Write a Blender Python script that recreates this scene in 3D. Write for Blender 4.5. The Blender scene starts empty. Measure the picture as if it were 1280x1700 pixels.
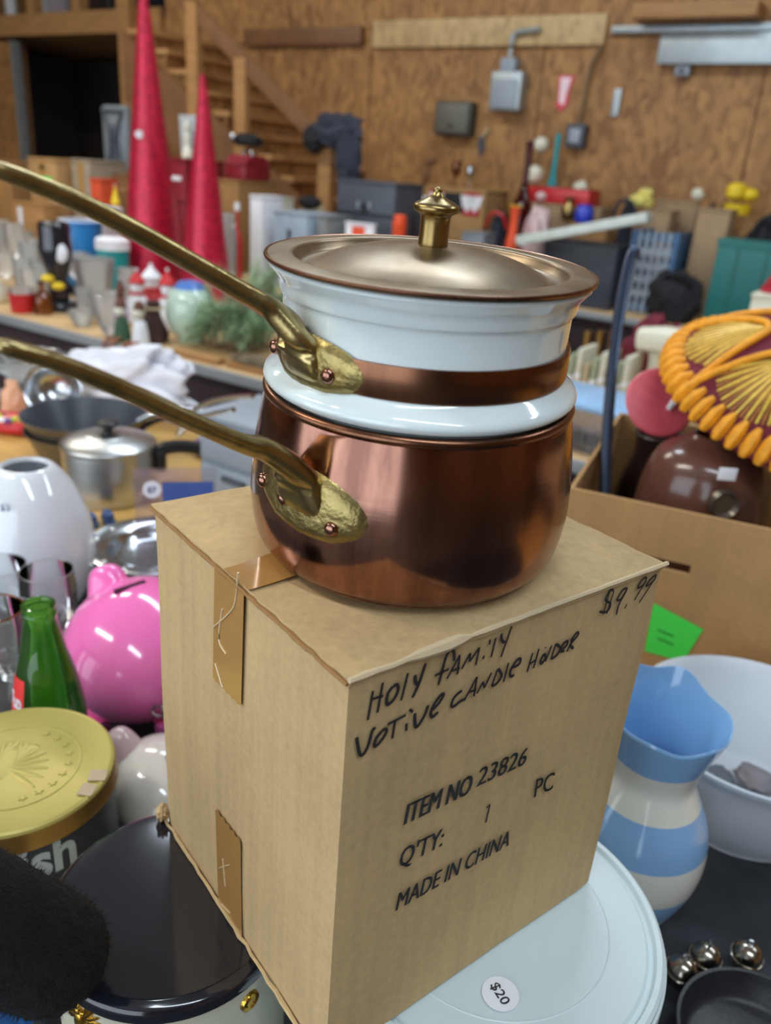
import bpy, bmesh, math, random
from mathutils import Vector, Matrix, noise
random.seed(7)
SC = bpy.context.scene
COL = SC.collection
# ------------------------------------------------------------------ camera
F_PX, PITCH, ROLL, EYE = 1335.46, 0.40288938, -0.07628423, 1.35
FW = Vector((0, math.cos(PITCH), -math.sin(PITCH))); RT = Vector((1, 0, 0)); DN = FW.cross(RT)
CR = math.cos(ROLL) * RT + math.sin(ROLL) * DN
CD = -math.sin(ROLL) * RT + math.cos(ROLL) * DN
cam_d = bpy.data.cameras.new('camera'); cam = bpy.data.objects.new('camera', cam_d); COL.objects.link(cam)
cm = Matrix((CR, -CD, -FW)).transposed().to_4x4(); cm.translation = (0, 0, EYE); cam.matrix_world = cm
cam_d.sensor_fit = 'HORIZONTAL'; cam_d.sensor_width = 36; cam_d.lens = F_PX / 1280 * 36
cam_d.clip_start = .02; cam_d.clip_end = 60
cam_d.dof.use_dof = True; cam_d.dof.focus_distance = .405; cam_d.dof.aperture_fstop = 10.5
SC.camera = cam
# ------------------------------------------------------------------ world, lights, exposure
ANG = math.radians(32)                      # the room is turned against the camera
ROOM = Matrix.Rotation(-ANG, 4, 'Z')
def room(u, v, z=0.0): return ROOM @ Vector((u, v, z))
VW = 4.9                                    # back wall
wd = bpy.data.worlds.new('daylight'); SC.world = wd; wd.use_nodes = True
bg = wd.node_tree.nodes['Background']; bg.inputs[0].default_value = (.80, .90, 1, 1); bg.inputs[1].default_value = 3.0
vs = SC.view_settings; vs.view_transform = 'Standard'; vs.look = 'None'; vs.gamma = 1; vs.use_curve_mapping = False; vs.exposure = 0.0
WARM, COOL = (1, .94, .83), (.78, .90, 1)
LAMPS = [(-2.6, -.9, 62, WARM), (1.0, -.6, 42, COOL), (-4.6, 2.2, 54, WARM), (-1.6, 2.3, 52, COOL), (1.6, 2.6, 46, COOL)]
def lamp_light(u, v, power, tint):
    d = bpy.data.lights.new('tube_light', 'AREA'); d.shape = 'RECTANGLE'; d.size = 2.2; d.size_y = .22; d.energy = power; d.color = tint
    o = bpy.data.objects.new('tube_light', d); COL.objects.link(o); o.location = room(u, v, 3.62); o.rotation_euler = (0, 0, -ANG)
for a in LAMPS: lamp_light(*a)
# ------------------------------------------------------------------ pixel / plane helpers
def ray(px, py): return CR * ((px - 640) / F_PX) + CD * ((py - 850) / F_PX) + FW
def P(px, py, z):
    d = ray(px, py); return d * ((z - EYE) / d.z) + Vector((0, 0, EYE))
def DEP(px, py, dep): return ray(px, py) * dep + Vector((0, 0, EYE))
def VV(px, py, v):                          # point of a view ray on the room plane v
    d = ray(px, py); n = ROOM @ Vector((0, 1, 0)); return d * (v / d.dot(n)) + Vector((0, 0, EYE))
def PL(px, py, p0, n):
    d = ray(px, py); e = Vector((0, 0, EYE)); return e + d * ((p0 - e).dot(n) / d.dot(n))
def proj(p):
    q = p - Vector((0, 0, EYE)); w = q.dot(FW); return 640 + F_PX * q.dot(CR) / w, 850 + F_PX * q.dot(CD) / w, w
def TV(px, v, z=.76):                       # point at height z, room depth v, seen in pixel column px
    lo, hi = 240.0, 1690.0
    for _ in range(50):
        m = (lo + hi) / 2; d = ray(px, m)
        if d.z >= -1e-4: lo = m; continue
        p = P(px, m, z); vv = (ROOM.inverted() @ p).y
        if vv > v: lo = m
        else: hi = m
    return P(px, hi, z)
def TOP(loc, py):                           # height above loc that is seen at pixel row py
    lo, hi = 0.0, 4.0
    for _ in range(40):
        m = (lo + hi) / 2
        q = proj(loc + Vector((0, 0, m)))
        if q[2] > .05 and q[1] > py: lo = m
        else: hi = m
    return lo
def WPX(loc, n): return n * proj(loc)[2] / F_PX
# ------------------------------------------------------------------ materials
def rgb(r, g, b): return tuple(((c / 255) / 12.92 if c / 255 <= .04045 else ((c / 255 + .055) / 1.055) ** 2.4) for c in (r, g, b))
MATS = {}
def nt(name):
    m = bpy.data.materials.new(name); m.use_nodes = True; t = m.node_tree
    return m, t, t.nodes['Principled BSDF'], t.nodes.new
def noise_node(t, scale, detail=4, stretch=(1, 1, 1), rough=.55):
    tc = t.nodes.new('ShaderNodeTexCoord'); mp = t.nodes.new('ShaderNodeMapping'); mp.inputs['Scale'].default_value = stretch
    t.links.new(tc.outputs['Object'], mp.inputs['Vector'])
    n = t.nodes.new('ShaderNodeTexNoise'); n.inputs['Scale'].default_value = scale; n.inputs['Detail'].default_value = detail; n.inputs['Roughness'].default_value = rough
    t.links.new(mp.outputs[0], n.inputs['Vector']); return n
def ramp(t, fac, stops, interp='LINEAR'):
    r = t.nodes.new('ShaderNodeValToRGB'); r.color_ramp.interpolation = interp
    while len(r.color_ramp.elements) < len(stops): r.color_ramp.elements.new(.5)
    for e, (p, c) in zip(r.color_ramp.elements, stops): e.position = p; e.color = (*c, 1)
    t.links.new(fac, r.inputs[0]); return r
def mat(name, col, rough=.5, metal=0.0, var=.14, scale=18, bump=0.0, bscale=90, coat=0.0, stretch=(1, 1, 1), col2=None, rvar=0.0):
    if name in MATS: return MATS[name]
    m, t, b, new = nt(name)
    n = noise_node(t, scale, 5, stretch)
    lo = tuple(c * (1 - var) for c in col) if col2 is None else col2
    hi = tuple(min(1, c * (1 + var)) for c in col)
    r = ramp(t, n.outputs[0], [(.3, lo), (.7, hi)]); t.links.new(r.outputs[0], b.inputs['Base Color'])
    b.inputs['Roughness'].default_value = rough; b.inputs['Metallic'].default_value = metal
    if rvar:
        rr = ramp(t, n.outputs[0], [(.3, (rough,) * 3), (.75, (min(1, rough + rvar),) * 3)]); t.links.new(rr.outputs[0], b.inputs['Roughness'])
    if coat: b.inputs['Coat Weight'].default_value = coat; b.inputs['Coat Roughness'].default_value = .06
    if bump:
        bn = noise_node(t, bscale, 3, stretch); bp = new('ShaderNodeBump'); bp.inputs['Strength'].default_value = bump; bp.inputs['Distance'].default_value = .002
        t.links.new(bn.outputs[0], bp.inputs['Height']); t.links.new(bp.outputs[0], b.inputs['Normal'])
    MATS[name] = m; return m
def glass(name, col=(.98, 1, 1), dens=.55):
    if name in MATS: return MATS[name]
    m, t, b, new = nt(name); t.nodes.remove(b)
    tr = new('ShaderNodeBsdfTransparent'); gl = new('ShaderNodeBsdfGlossy'); df = new('ShaderNodeBsdfTranslucent')
    n = noise_node(t, 6); r = ramp(t, n.outputs[0], [(.3, tuple(c * .93 for c in col)), (.7, col)])
    t.links.new(r.outputs[0], tr.inputs[0]); gl.inputs['Roughness'].default_value = .03; gl.inputs[0].default_value = (1, 1, 1, 1)
    df.inputs[0].default_value = (*col, 1)
    fr = new('ShaderNodeFresnel'); fr.inputs[0].default_value = 1.5
    m1 = new('ShaderNodeMixShader'); m1.inputs[0].default_value = dens; t.links.new(tr.outputs[0], m1.inputs[1]); t.links.new(df.outputs[0], m1.inputs[2])
    m2 = new('ShaderNodeMixShader'); t.links.new(fr.outputs[0], m2.inputs[0]); t.links.new(m1.outputs[0], m2.inputs[1]); t.links.new(gl.outputs[0], m2.inputs[2])
    t.links.new(m2.outputs[0], t.nodes['Material Output'].inputs[0]); MATS[name] = m; return m
def stripes(name, stops, zmax, rough=.15):
    m, t, b, new = nt(name); tc = new('ShaderNodeTexCoord'); sp = new('ShaderNodeSeparateXYZ'); mt = new('ShaderNodeMath'); mt.operation = 'DIVIDE'; mt.inputs[1].default_value = zmax
    t.links.new(tc.outputs['Object'], sp.inputs[0]); t.links.new(sp.outputs[2], mt.inputs[0])
    r = ramp(t, mt.outputs[0], stops, 'CONSTANT'); t.links.new(r.outputs[0], b.inputs['Base Color']); b.inputs['Roughness'].default_value = rough
    b.inputs['Coat Weight'].default_value = .5; return m
def osb(name, a, c):
    m, t, b, new = nt(name); tc = new('ShaderNodeTexCoord'); mp = new('ShaderNodeMapping'); mp.inputs['Scale'].default_value = (15, 15, 8); mp.inputs['Rotation'].default_value = (0, .5, 0)
    t.links.new(tc.outputs['Object'], mp.inputs[0]); vo = new('ShaderNodeTexVoronoi'); vo.inputs['Scale'].default_value = 2.0; t.links.new(mp.outputs[0], vo.inputs['Vector'])
    n = noise_node(t, 1.6, 5); mx = new('ShaderNodeMix'); mx.data_type = 'FLOAT'; mx.inputs[0].default_value = .6
    sp = new('ShaderNodeSeparateColor'); t.links.new(vo.outputs['Color'], sp.inputs[0])
    t.links.new(sp.outputs[0], mx.inputs[2]); t.links.new(n.outputs[0], mx.inputs[3])
    r = ramp(t, mx.outputs[0], [(.2, a), (.8, c)]); t.links.new(r.outputs[0], b.inputs['Base Color']); b.inputs['Roughness'].default_value = .62; return m
def cardboard(name, col, lines=1.0):
    m, t, b, new = nt(name)
    n = noise_node(t, 9, 6); n2 = noise_node(t, 260, 2)
    n3 = noise_node(t, 120, 3, (1, 1, .02))
    mx = new('ShaderNodeMath'); mx.operation = 'ADD'; t.links.new(n.outputs[0], mx.inputs[0])
    m2 = new('ShaderNodeMath'); m2.operation = 'MULTIPLY'; m2.inputs[1].default_value = .5; t.links.new(n2.outputs[0], m2.inputs[0]); t.links.new(m2.outputs[0], mx.inputs[1])
    m3 = new('ShaderNodeMath'); m3.operation = 'MULTIPLY_ADD'; m3.inputs[1].default_value = .55 * lines; t.links.new(n3.outputs[0], m3.inputs[0]); t.links.new(mx.outputs[0], m3.inputs[2])
    mr = new('ShaderNodeMapRange'); mr.inputs[1].default_value = .52 + .2 * lines; mr.inputs[2].default_value = .98 + .35 * lines; t.links.new(m3.outputs[0], mr.inputs[0])
    r = ramp(t, mr.outputs[0], [(.0, tuple(c * .80 for c in col)), (1.0, tuple(min(1, c * 1.14) for c in col))])
    t.links.new(r.outputs[0], b.inputs['Base Color']); b.inputs['Roughness'].default_value = .8; b.inputs['Specular IOR Level'].default_value = .25
    bp = new('ShaderNodeBump'); bp.inputs['Strength'].default_value = .10; bp.inputs['Distance'].default_value = .002; t.links.new(n3.outputs[0], bp.inputs['Height']); t.links.new(bp.outputs[0], b.inputs['Normal'])
    return m
def copper_mat(name, a, c, d, rough=.17):
    m, t, b, new = nt(name)
    n = noise_node(t, 34, 5, (1, 1, .10)); r = ramp(t, n.outputs[0], [(.34, a), (.50, c), (.66, d)])
    ns = noise_node(t, 9, 4, (1, 1, .5)); rs = ramp(t, ns.outputs[0], [(.40, (1, 1, 1)), (.68, (.66, .62, .62))]); mm = new('ShaderNodeMix'); mm.data_type = 'RGBA'; mm.blend_type = 'MULTIPLY'; mm.inputs[0].default_value = 1
    t.links.new(r.outputs[0], mm.inputs[6]); t.links.new(rs.outputs[0], mm.inputs[7]); t.links.new(mm.outputs[2], b.inputs['Base Color'])
    b.inputs['Metallic'].default_value = 1
    n2 = noise_node(t, 14, 4); r2 = ramp(t, n2.outputs[0], [(.35, (rough,) * 3), (.75, (rough + .16,) * 3)]); t.links.new(r2.outputs[0], b.inputs['Roughness'])
    n3 = noise_node(t, 160, 2, (.12, .12, 1.2)); bp = new('ShaderNodeBump'); bp.inputs['Strength'].default_value = .04; bp.inputs['Distance'].default_value = .001
    t.links.new(n3.outputs[0], bp.inputs['Height']); t.links.new(bp.outputs[0], b.inputs['Normal']); return m
CARD = cardboard('kraft_cardboard', rgb(194, 166, 122), 1.15); CARD2 = cardboard('brown_cardboard', rgb(176, 138, 92), .4); CARDIN = cardboard('dark_cardboard', rgb(150, 112, 70), .4)
COPPER = copper_mat('polished_copper', rgb(124, 88, 76), rgb(172, 126, 108), rgb(138, 104, 92), .11)
COPPER_D = copper_mat('brown_copper', rgb(118, 82, 62), rgb(146, 102, 78), rgb(128, 96, 76), .22)
COPPER_L = copper_mat('dull_copper_lid', rgb(134, 114, 90), rgb(152, 134, 110), rgb(162, 150, 130), .30)
BRASS = mat('aged_brass', rgb(172, 154, 106), .30, 1, .3, 50, .2, 140); BRASSP = mat('cast_brass_plate', rgb(152, 136, 88), .36, 1, .35, 70, .45, 170); BRASSK = mat('brass_knob', rgb(152, 130, 84), .28, 1, .12, 40)
ENAMEL = mat('white_enamel', rgb(222, 234, 236), .09, 0, .03, 8, coat=.6)
WHITEC = mat('white_glazed_ceramic', rgb(228, 233, 240), .08, 0, .03, 8, coat=.6)
WHITEP = mat('white_plastic', rgb(205, 220, 222), .38, 0, .05, 14, .05, 60)
PAPERW = mat('white_paper', rgb(232, 234, 240), .7, 0, .03, 30)
INK = mat('black_ink', rgb(38, 34, 40), .7, 0, .1, 60); PRINTINK = mat('printed_ink', rgb(46, 46, 46), .75, 0, .2, 160)
BLACKCLOTH = mat('black_table_cloth', rgb(40, 42, 48), .8, 0, .25, 40, .25, 500)
BLACKG = mat('black_gloss_lacquer', rgb(26, 27, 36), .13, 0, .15, 10, coat=.6)
BLACKP = mat('black_plastic', rgb(30, 30, 34), .4, 0, .15, 20)
DARKG = mat('dark_grey_plastic', rgb(70, 76, 86), .5, 0, .12, 12)
STEEL = mat('stainless_steel', rgb(200, 205, 210), .2, 1, .06, 20); ALU = mat('brushed_aluminium', rgb(190, 192, 192), .32, 1, .06, 60, .08, 200, stretch=(.2, .2, 2))
NONSTICK = mat('nonstick_coating', rgb(62, 68, 78), .36, 0, .08, 20); ANOD = mat('bronze_anodised', rgb(120, 112, 96), .4, .7, .1, 12)
YWOOD = mat('yellow_varnished_wood', rgb(206, 164, 92), .4, 0, .16, 7, stretch=(1, 8, 8)); PLY = mat('plywood_top', rgb(198, 164, 118), .55, 0, .14, 5, stretch=(1, 6, 6))
PINE = mat('pine_lumber', rgb(168, 124, 76), .6, 0, .16, 5, stretch=(1.5, 1.5, 6)); PINE2 = mat('brown_lumber', rgb(120, 82, 50), .6, 0, .16, 5)
OSBM = osb('oriented_strand_board', rgb(122, 80, 42), rgb(184, 136, 80)); OSBL = osb('pale_strand_board', rgb(170, 140, 96), rgb(214, 184, 134))
EDGE = mat('grey_metal_edging', rgb(150, 154, 158), .45, .2, .08, 10); DARKSK = mat('dark_maroon_skirt', rgb(52, 36, 38), .85, 0, .2, 10)
GALV = mat('galvanised_metal', rgb(170, 180, 184), .42, .6, .1, 14); GREYM = mat('grey_painted_metal', rgb(150, 160, 172), .45, 0, .06, 10); GREYD = mat('grey_enclosure', rgb(104, 102, 92), .5, .2, .1, 14)
CONC = mat('concrete_floor', rgb(96, 90, 84), .7, 0, .2, 3); ROOMSHADE = mat('unlit_room_shade', rgb(38, 30, 26), .8, 0, .25, 4)  # near-black wall colour stands in for the unlit room behind the doorway
RED = mat('red_plastic', rgb(196, 38, 44), .35, 0, .1, 10); REDG = mat('red_foil_mesh', rgb(190, 30, 62), .28, .3, .35, 50, 1.0, 110); MAROON = mat('maroon_velvet', rgb(104, 20, 40), .8, 0, .2, 30)
PINK = mat('pink_glaze', rgb(246, 120, 190), .14, 0, .03, 8, coat=.5); BLUE = mat('blue_plastic', rgb(36, 124, 190), .35, 0, .08, 8); TEAL = mat('teal_plastic', rgb(24, 156, 164), .35, 0, .08, 8); TEALD = mat('dark_teal_plastic', rgb(30, 112, 108), .5, 0, .1, 5)
LBLUE = mat('pale_blue_glaze', rgb(128, 176, 224), .12, 0, .05, 8, coat=.6); NAVY = mat('navy_cloth', rgb(44, 48, 62), .85, 0, .3, 8, .4, 60); BLACKCL = mat('black_cloth', rgb(28, 28, 32), .85, 0, .3, 10, .4, 60)
GOLD = mat('gold_lacquer', rgb(180, 166, 92), .42, .3, .06, 8); GOLDS = mat('gold_tin_side', rgb(150, 112, 56), .3, .8, .12, 20); GOLDE = mat('gilt_emblem', rgb(206, 164, 70), .26, 1, .2, 120, .5, 200)
CREAM = mat('cream_enamel', rgb(206, 206, 184), .3, 0, .05, 8); DGREY = mat('dark_tin_paint', rgb(52, 54, 56), .4, 0, .1, 10); LETTER = mat('grey_lettering', rgb(164, 166, 160), .5, 0, .05, 20)
ORANGE = mat('orange_braid', rgb(236, 158, 24), .55, 0, .15, 90, .6, 300); GOLDTH = mat('gold_thread', rgb(240, 204, 84), .4, .2, .2, 120, .3, 300); YELLOW = mat('yellow_plastic', rgb(238, 204, 40), .5, 0, .08, 20)
GREENN = mat('green_card', rgb(70, 226, 84), .6, 0, .03, 20); BROWNJ = mat('brown_jug_glaze', rgb(92, 58, 48), .22, 0, .25, 8, coat=.4)
GREENL = mat('green_foliage', rgb(158, 186, 146), .6, 0, .3, 30); IVORY = mat('ivory_ceramic', rgb(222, 220, 200), .3, 0, .06, 10); BEIGE = mat('beige_cloth', rgb(186, 168, 134), .8, 0, .15, 12); TAN = mat('tan_paper', rgb(160, 132, 100), .8, 0, .12, 12)
ORRED = mat('orange_red_plastic', rgb(232, 84, 44), .4, 0, .12, 10); PURPLE = mat('purple_plastic', rgb(104, 66, 150), .4, 0, .1, 10); PEACH = mat('peach_packet', rgb(232, 176, 140), .4, 0, .06, 10); COBALT = mat('cobalt_glaze', rgb(40, 64, 190), .25, 0, .1, 10)
CLEAR = glass('clear_glass'); CLEARN = glass('thin_clear_glass', (.97, .98, .98), .05); CLEARP = glass('clear_plastic', (.92, .92, .96), .12); GREENG = glass('green_glass', (.42, .74, .28), .45); AMBER = glass('amber_glass', (.75, .40, .06), .35); REDGL = glass('red_glass', (.45, .06, .12), .4); BLUEG = glass('blue_glass', (.5, .66, .85), .2)
TAPE = mat('brown_tape', rgb(176, 132, 74), .16, 0, .06, 20, .15, 30, coat=.4)
# ------------------------------------------------------------------ shapes
def B(): return bmesh.new()
def box(bm, x0, x1, y0, y1, z0, z1, bev=0.0):
    r = bmesh.ops.create_cube(bm, size=1); vs_ = r['verts']
    for v in vs_: v.co = Vector((x0 + (v.co.x + .5) * (x1 - x0), y0 + (v.co.y + .5) * (y1 - y0), z0 + (v.co.z + .5) * (z1 - z0)))
    if bev:
        es = list({e for v in vs_ for e in v.link_edges}); bmesh.ops.bevel(bm, geom=es, offset=bev, segments=2, affect='EDGES', profile=.5)
    return bm
def lathe(bm, prof, seg=40, sc=(1, 1), mod=None):
    rings = []
    for i, (r, z) in enumerate(prof):
        r *= sc[0]; z *= sc[1]
        if r < 1e-6: rings.append([bm.verts.new((0, 0, z))]); continue
        ring = []
        for k in range(seg):
            a = 2 * math.pi * k / seg; rr, zz = (r, z) if mod is None else mod(r, z, a, i)
            ring.append(bm.verts.new((rr * math.cos(a), rr * math.sin(a), zz)))
        rings.append(ring)
    for A, C in zip(rings, rings[1:]):
        if len(A) == 1 and len(C) == 1: continue
        for k in range(seg):
            k2 = (k + 1) % seg
            if len(A) == 1: f = [A[0], C[k], C[k2]]
            elif len(C) == 1: f = [A[k], A[k2], C[0]]
            else: f = [A[k], A[k2], C[k2], C[k]]
            try: bm.faces.new(f)
            except ValueError: pass
    return bm
def sm(pts, n=4):                           # smooth a profile (Catmull-Rom)
    out = []
    for i in range(len(pts) - 1):
        p0, p1, p2, p3 = pts[max(i - 1, 0)], pts[i], pts[i + 1], pts[min(i + 2, len(pts) - 1)]
        for k in range(n):
            t = k / n
            out.append(tuple(.5 * ((2 * b) + (-a + c) * t + (2 * a - 5 * b + 4 * c - d) * t * t + (-a + 3 * b - 3 * c + d) * t ** 3) for a, b, c, d in zip(p0, p1, p2, p3)))
    out.append(tuple(pts[-1])); return out
def tube(bm, pts, rad, seg=10, closed=False, flat=None, up=Vector((0, 0, 1))):
    pts = [Vector(p) for p in pts]; n = len(pts); rings = []
    for i, p in enumerate(pts):
        a = pts[(i - 1) % n] if (closed or i > 0) else p; b = pts[(i + 1) % n] if (closed or i < n - 1) else p
        t = (b - a).normalized(); s = t.cross(up)
        if s.length < 1e-4: s = t.cross(Vector((1, 0, 0)))
        s.normalize(); w = s.cross(t)
        r = rad[i] if isinstance(rad, list) else rad; r1, r2 = r if isinstance(r, (tuple, list)) else (r, r)
        ring = []
        for k in range(seg):
            A = 2 * math.pi * k / seg; ca, sa = math.cos(A), math.sin(A)
            if flat: ca = math.copysign(abs(ca) ** flat, ca); sa = math.copysign(abs(sa) ** flat, sa)
            ring.append(bm.verts.new(p + s * (r1 * ca) + w * (r2 * sa)))
        rings.append(ring)
    m = n if closed else n - 1
    for i in range(m):
        A, C = rings[i], rings[(i + 1) % n]
        for k in range(seg): bm.faces.new([A[k], A[(k + 1) % seg], C[(k + 1) % seg], C[k]])
    if not closed: bm.faces.new(rings[0][::-1]); bm.faces.new(rings[-1])
    return bm
def ball(bm, c, r, sub=2, sq=(1, 1, 1)):
    g = bmesh.ops.create_icosphere(bm, subdivisions=sub, radius=1)
    for v in g['verts']: v.co = Vector(c) + Vector((v.co.x * r * sq[0], v.co.y * r * sq[1], v.co.z * r * sq[2]))
    return bm
def blob(bm, rx, ry, rz, amp=.2, fr=2.0, seed=0, sub=4, flat=0.0):
    g = bmesh.ops.create_icosphere(bm, subdivisions=sub, radius=1)
    for v in g['verts']:
        d = v.co.copy(); k = 1 + amp * noise.noise(d * fr + Vector((seed * 7.1, seed * 3.3, 1.7))) + amp * .5 * noise.noise(d * fr * 2.7 + Vector((seed, 9, 4)))
        z = d.z * k
        if flat and z < -1 + flat: z = -1 + flat
        v.co = Vector((d.x * k * rx, d.y * k * ry, (z + (1 - flat if flat else 0)) * rz))
    return bm
def prism(bm, poly, z0, z1):
    a = [bm.verts.new((x, y, z0)) for x, y in poly]; b = [bm.verts.new((x, y, z1)) for x, y in poly]; n = len(poly)
    bm.faces.new(a[::-1]); bm.faces.new(b)
    for i in range(n): bm.faces.new([a[i], a[(i + 1) % n], b[(i + 1) % n], b[i]])
    return bm
def obj(name, bm, m, parent=None, loc=None, rot=None, smooth=None):
    bmesh.ops.recalc_face_normals(bm, faces=bm.faces[:]); me = bpy.data.meshes.new(name); bm.to_mesh(me); bm.free()
    me.materials.append(m)
    for p in me.polygons: p.use_smooth = True
    me.set_sharp_from_angle(angle=math.radians(smooth or 38))
    o = bpy.data.objects.new(name, me); COL.objects.link(o)
    if parent is not None: o.parent = parent
    if loc is not None: o.location = loc
    if rot is not None: o.rotation_euler = rot
    return o
def tag(o, label, cat, group=None):
    o['label'] = label; o['category'] = cat
    if group: o['group'] = group
    return o
def thing(name, label, cat, loc=(0, 0, 0), rot=0.0, group=None):
    o = bpy.data.objects.new(name, None); COL.objects.link(o); o.empty_display_size = .05; o.location = loc
    o.rotation_euler = rot if isinstance(rot, (tuple, list)) else (0, 0, rot)
    return tag(o, label, cat, group)
def struct(name, bm, m, loc=None, rot=None):
    o = obj(name, bm, m, None, loc, rot); o['kind'] = 'structure'; return o
def text_bm(s, bold=0.0):
    cu = bpy.data.curves.new('t', 'FONT'); cu.body = s; cu.size = 1; cu.offset = bold; cu.resolution_u = 3
    o = bpy.data.objects.new('t', cu); COL.objects.link(o); dg = bpy.context.evaluated_depsgraph_get(); me = o.evaluated_get(dg).to_mesh()
    bm = B(); bm.from_mesh(me); o.evaluated_get(dg).to_mesh_clear(); bpy.data.objects.remove(o); bpy.data.curves.remove(cu)
    xs = [v.co.x for v in bm.verts]; ys = [v.co.y for v in bm.verts]; x0, x1, y1 = min(xs), max(xs), max(ys)
    for v in bm.verts: v.co.x = (v.co.x - x0) / (x1 - x0); v.co.y = v.co.y / y1; v.co.z = 0
    return bm
def rz(a): return (0, 0, a)
RROT = (0, 0, -ANG)
# ================================================================== room shell
U0, U1, V0, H = -9.2, 4.6, -4.2, 4.1
bm = B(); box(bm, U0, U1, V0, VW + 2.2, -.1, 0); struct('floor', bm, CONC, rot=RROT)
bm = B(); box(bm, U0, U1, V0, VW + 2.2, H, H + .1); struct('ceiling', bm, mat('white_ceiling_liner', rgb(200, 200, 196), .7, 0, .05, 3), rot=RROT)
bm = B(); box(bm, U0 - .1, U0, V0, VW + 2.2, 0, H); struct('wall_left', bm, OSBM, rot=RROT)
bm = B(); box(bm, U1, U1 + .1, V0, VW, 0, H); struct('wall_right', bm, OSBM, rot=RROT)
bm = B(); box(bm, U0, -6.4, V0 - .1, V0, 0, H); box(bm, 1.8, U1, V0 - .1, V0, 0, H); box(bm, -6.4, 1.8, V0 - .1, V0, 3.4, H); struct('wall_front', bm, OSBM, rot=RROT)
def WU(px, py, d=0.0):
    q = ROOM.inverted() @ VV(px, py, VW - d); return q.x, q.z
du0, du1 = WU(38, 180)[0], WU(198, 180)[0]; dz = WU(110, 66)[1]; LZ = dz + .06
lu = WU(330, 20)[0] - .35                   # right end of the loft opening
bm = B(); box(bm, U0, du0 - .05, VW + .02, VW + .12, 0, dz); box(bm, du1 + .05, U1, VW + .02, VW + .12, 0, dz); box(bm, lu, U1, VW + .02, VW + .12, dz, H)
wall_back = struct('wall_back', bm, PINE2, rot=RROT)
def panel(u0, u1, z0, z1, m=OSBM):
    bm = B(); box(bm, u0 + .004, u1 - .004, VW - .002, VW + .016, z0 + .003, z1 - .003); obj('wall_panel', bm, m, wall_back)
panel(U0, du0 - .05, 0, dz); uu = du1 + .05
while uu < U1:
    u2 = min(uu + 1.22, U1); panel(uu, u2, 0, 2.1); uu = u2
uu = lu
while uu < U1:
    u2 = min(uu + 1.22, U1); panel(uu, u2, 2.1, H); uu = u2
# room behind the doorway, its gloom painted into the walls, loft deck above it
bm = B(); box(bm, U0, U1, VW + 2.1, VW + 2.2, 0, H); struct('wall_rear_room', bm, ROOMSHADE, rot=RROT)
bm = B(); box(bm, du0 - .9, du0 - .85, VW + .13, VW + 1.2, 0, dz); struct('wall_store_side', bm, ROOMSHADE, rot=RROT)
bm = B(); box(bm, U0, du1 + .6, VW + 1.2, VW + 1.25, 0, dz); struct('wall_store_room', bm, ROOMSHADE, rot=RROT)
bm = B(); box(bm, U0, lu, VW - .02, VW + 2.1, LZ - .02, LZ + .06); loft = struct('floor_loft', bm, PINE, rot=RROT)
bm = B(); box(bm, U0, lu, VW - .06, VW - .02, LZ - .03, LZ + .13); obj('rim_board', bm, PINE, loft)
bm = B(); box(bm, du0 - .05, du0, VW - .04, VW + .03, 0, dz)
struct('door_1', bm, mat('grey_door_frame', rgb(120, 122, 122), .5), rot=RROT)
for px in (58, 133, 207):
    u = WU(px, 30)[0]; bm = B(); box(bm, u - .05, u + .05, VW - .04, VW + .05, LZ + .13, H); s = struct('trim_1', bm, PINE, rot=RROT)
u = WU(222, 200, .1)[0]; bm = B(); box(bm, u - .09, u + .05, VW - .14, VW - .065, 0, H); struct('trim_2', bm, PINE, rot=RROT)
# pale board band, conduits, lumber and metal channel along the wall
def wallbar(name, label, cat, px0, py0, px1, py1, hgt, m, d=.03, top=True):
    a = WU(px0, py0, d); b = WU(px1, py1, d); zc = (a[1] + b[1]) / 2
    bm = B(); box(bm, a[0], b[0], VW - d - .004, VW - .004, zc - hgt, zc, .003); return tag(obj(name, bm, m, None, None, RROT), label, cat)
wallbar('wall_board', 'long pale strand board strip nailed across the wall', 'board', 620, 36, 1010, 20, .15, OSBL)
wallbar('metal_channel', 'grey galvanised metal channel hung below the wood shelf', 'channel', 1098, 56, 1420, 50, .14, GALV, .07)
wallbar('wall_conduit', 'thin pale conduit pipe running above the metal channel', 'conduit', 1016, 40, 1420, 37, .035, GALV, .04)
wallbar('shelf_board', 'pale wood shelf plank high on the strand board wall', 'shelf', 1052, 6, 1262, -4, .07, PINE, .2)
wallbar('ledge_board', 'dark brown ledge board beside the stair rail', 'board', 405, 48, 600, 44, .10, PINE2, .05)
# ================================================================== tables
def table(name, label, u0, u1, v0, v1, top_m, skirt=None, edge=None, th=.03, z=.7592):
    t = thing(name, label, 'table', room((u0 + u1) / 2, (v0 + v1) / 2, 0), -ANG); a, b = (u1 - u0) / 2, (v1 - v0) / 2
    bm = B(); box(bm, -a, a, -b, b, z - th, z, .003); obj('table_top', bm, top_m, t)
    for sx in (-1, 1):
        for sy in (-1, 1):
            bm = B(); box(bm, sx * (a - .08) - .03, sx * (a - .08) + .03, sy * (b - .08) - .03, sy * (b - .08) + .03, 0, z - th - .001); obj('leg', bm, PINE, t)
    if edge: bm = B(); box(bm, -a, a, -b - .012, -b - .001, z - .032, z, .002); obj('edging', bm, edge, t)
    if skirt: bm = B(); box(bm, -a + .01, a - .01, -b + .02, -b + .03, .02, z - th - .002); obj('skirt', bm, skirt, t)
    return t
table('display_table', 'display table spread with a black cloth under the stacked tins', -1.1, .75, -.12, .74, BLACKCLOTH, th=.025)
table('wooden_table', 'yellow varnished wooden table holding pans and the white bag', -1.7, .95, .75, 1.3, YWOOD)
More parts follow.
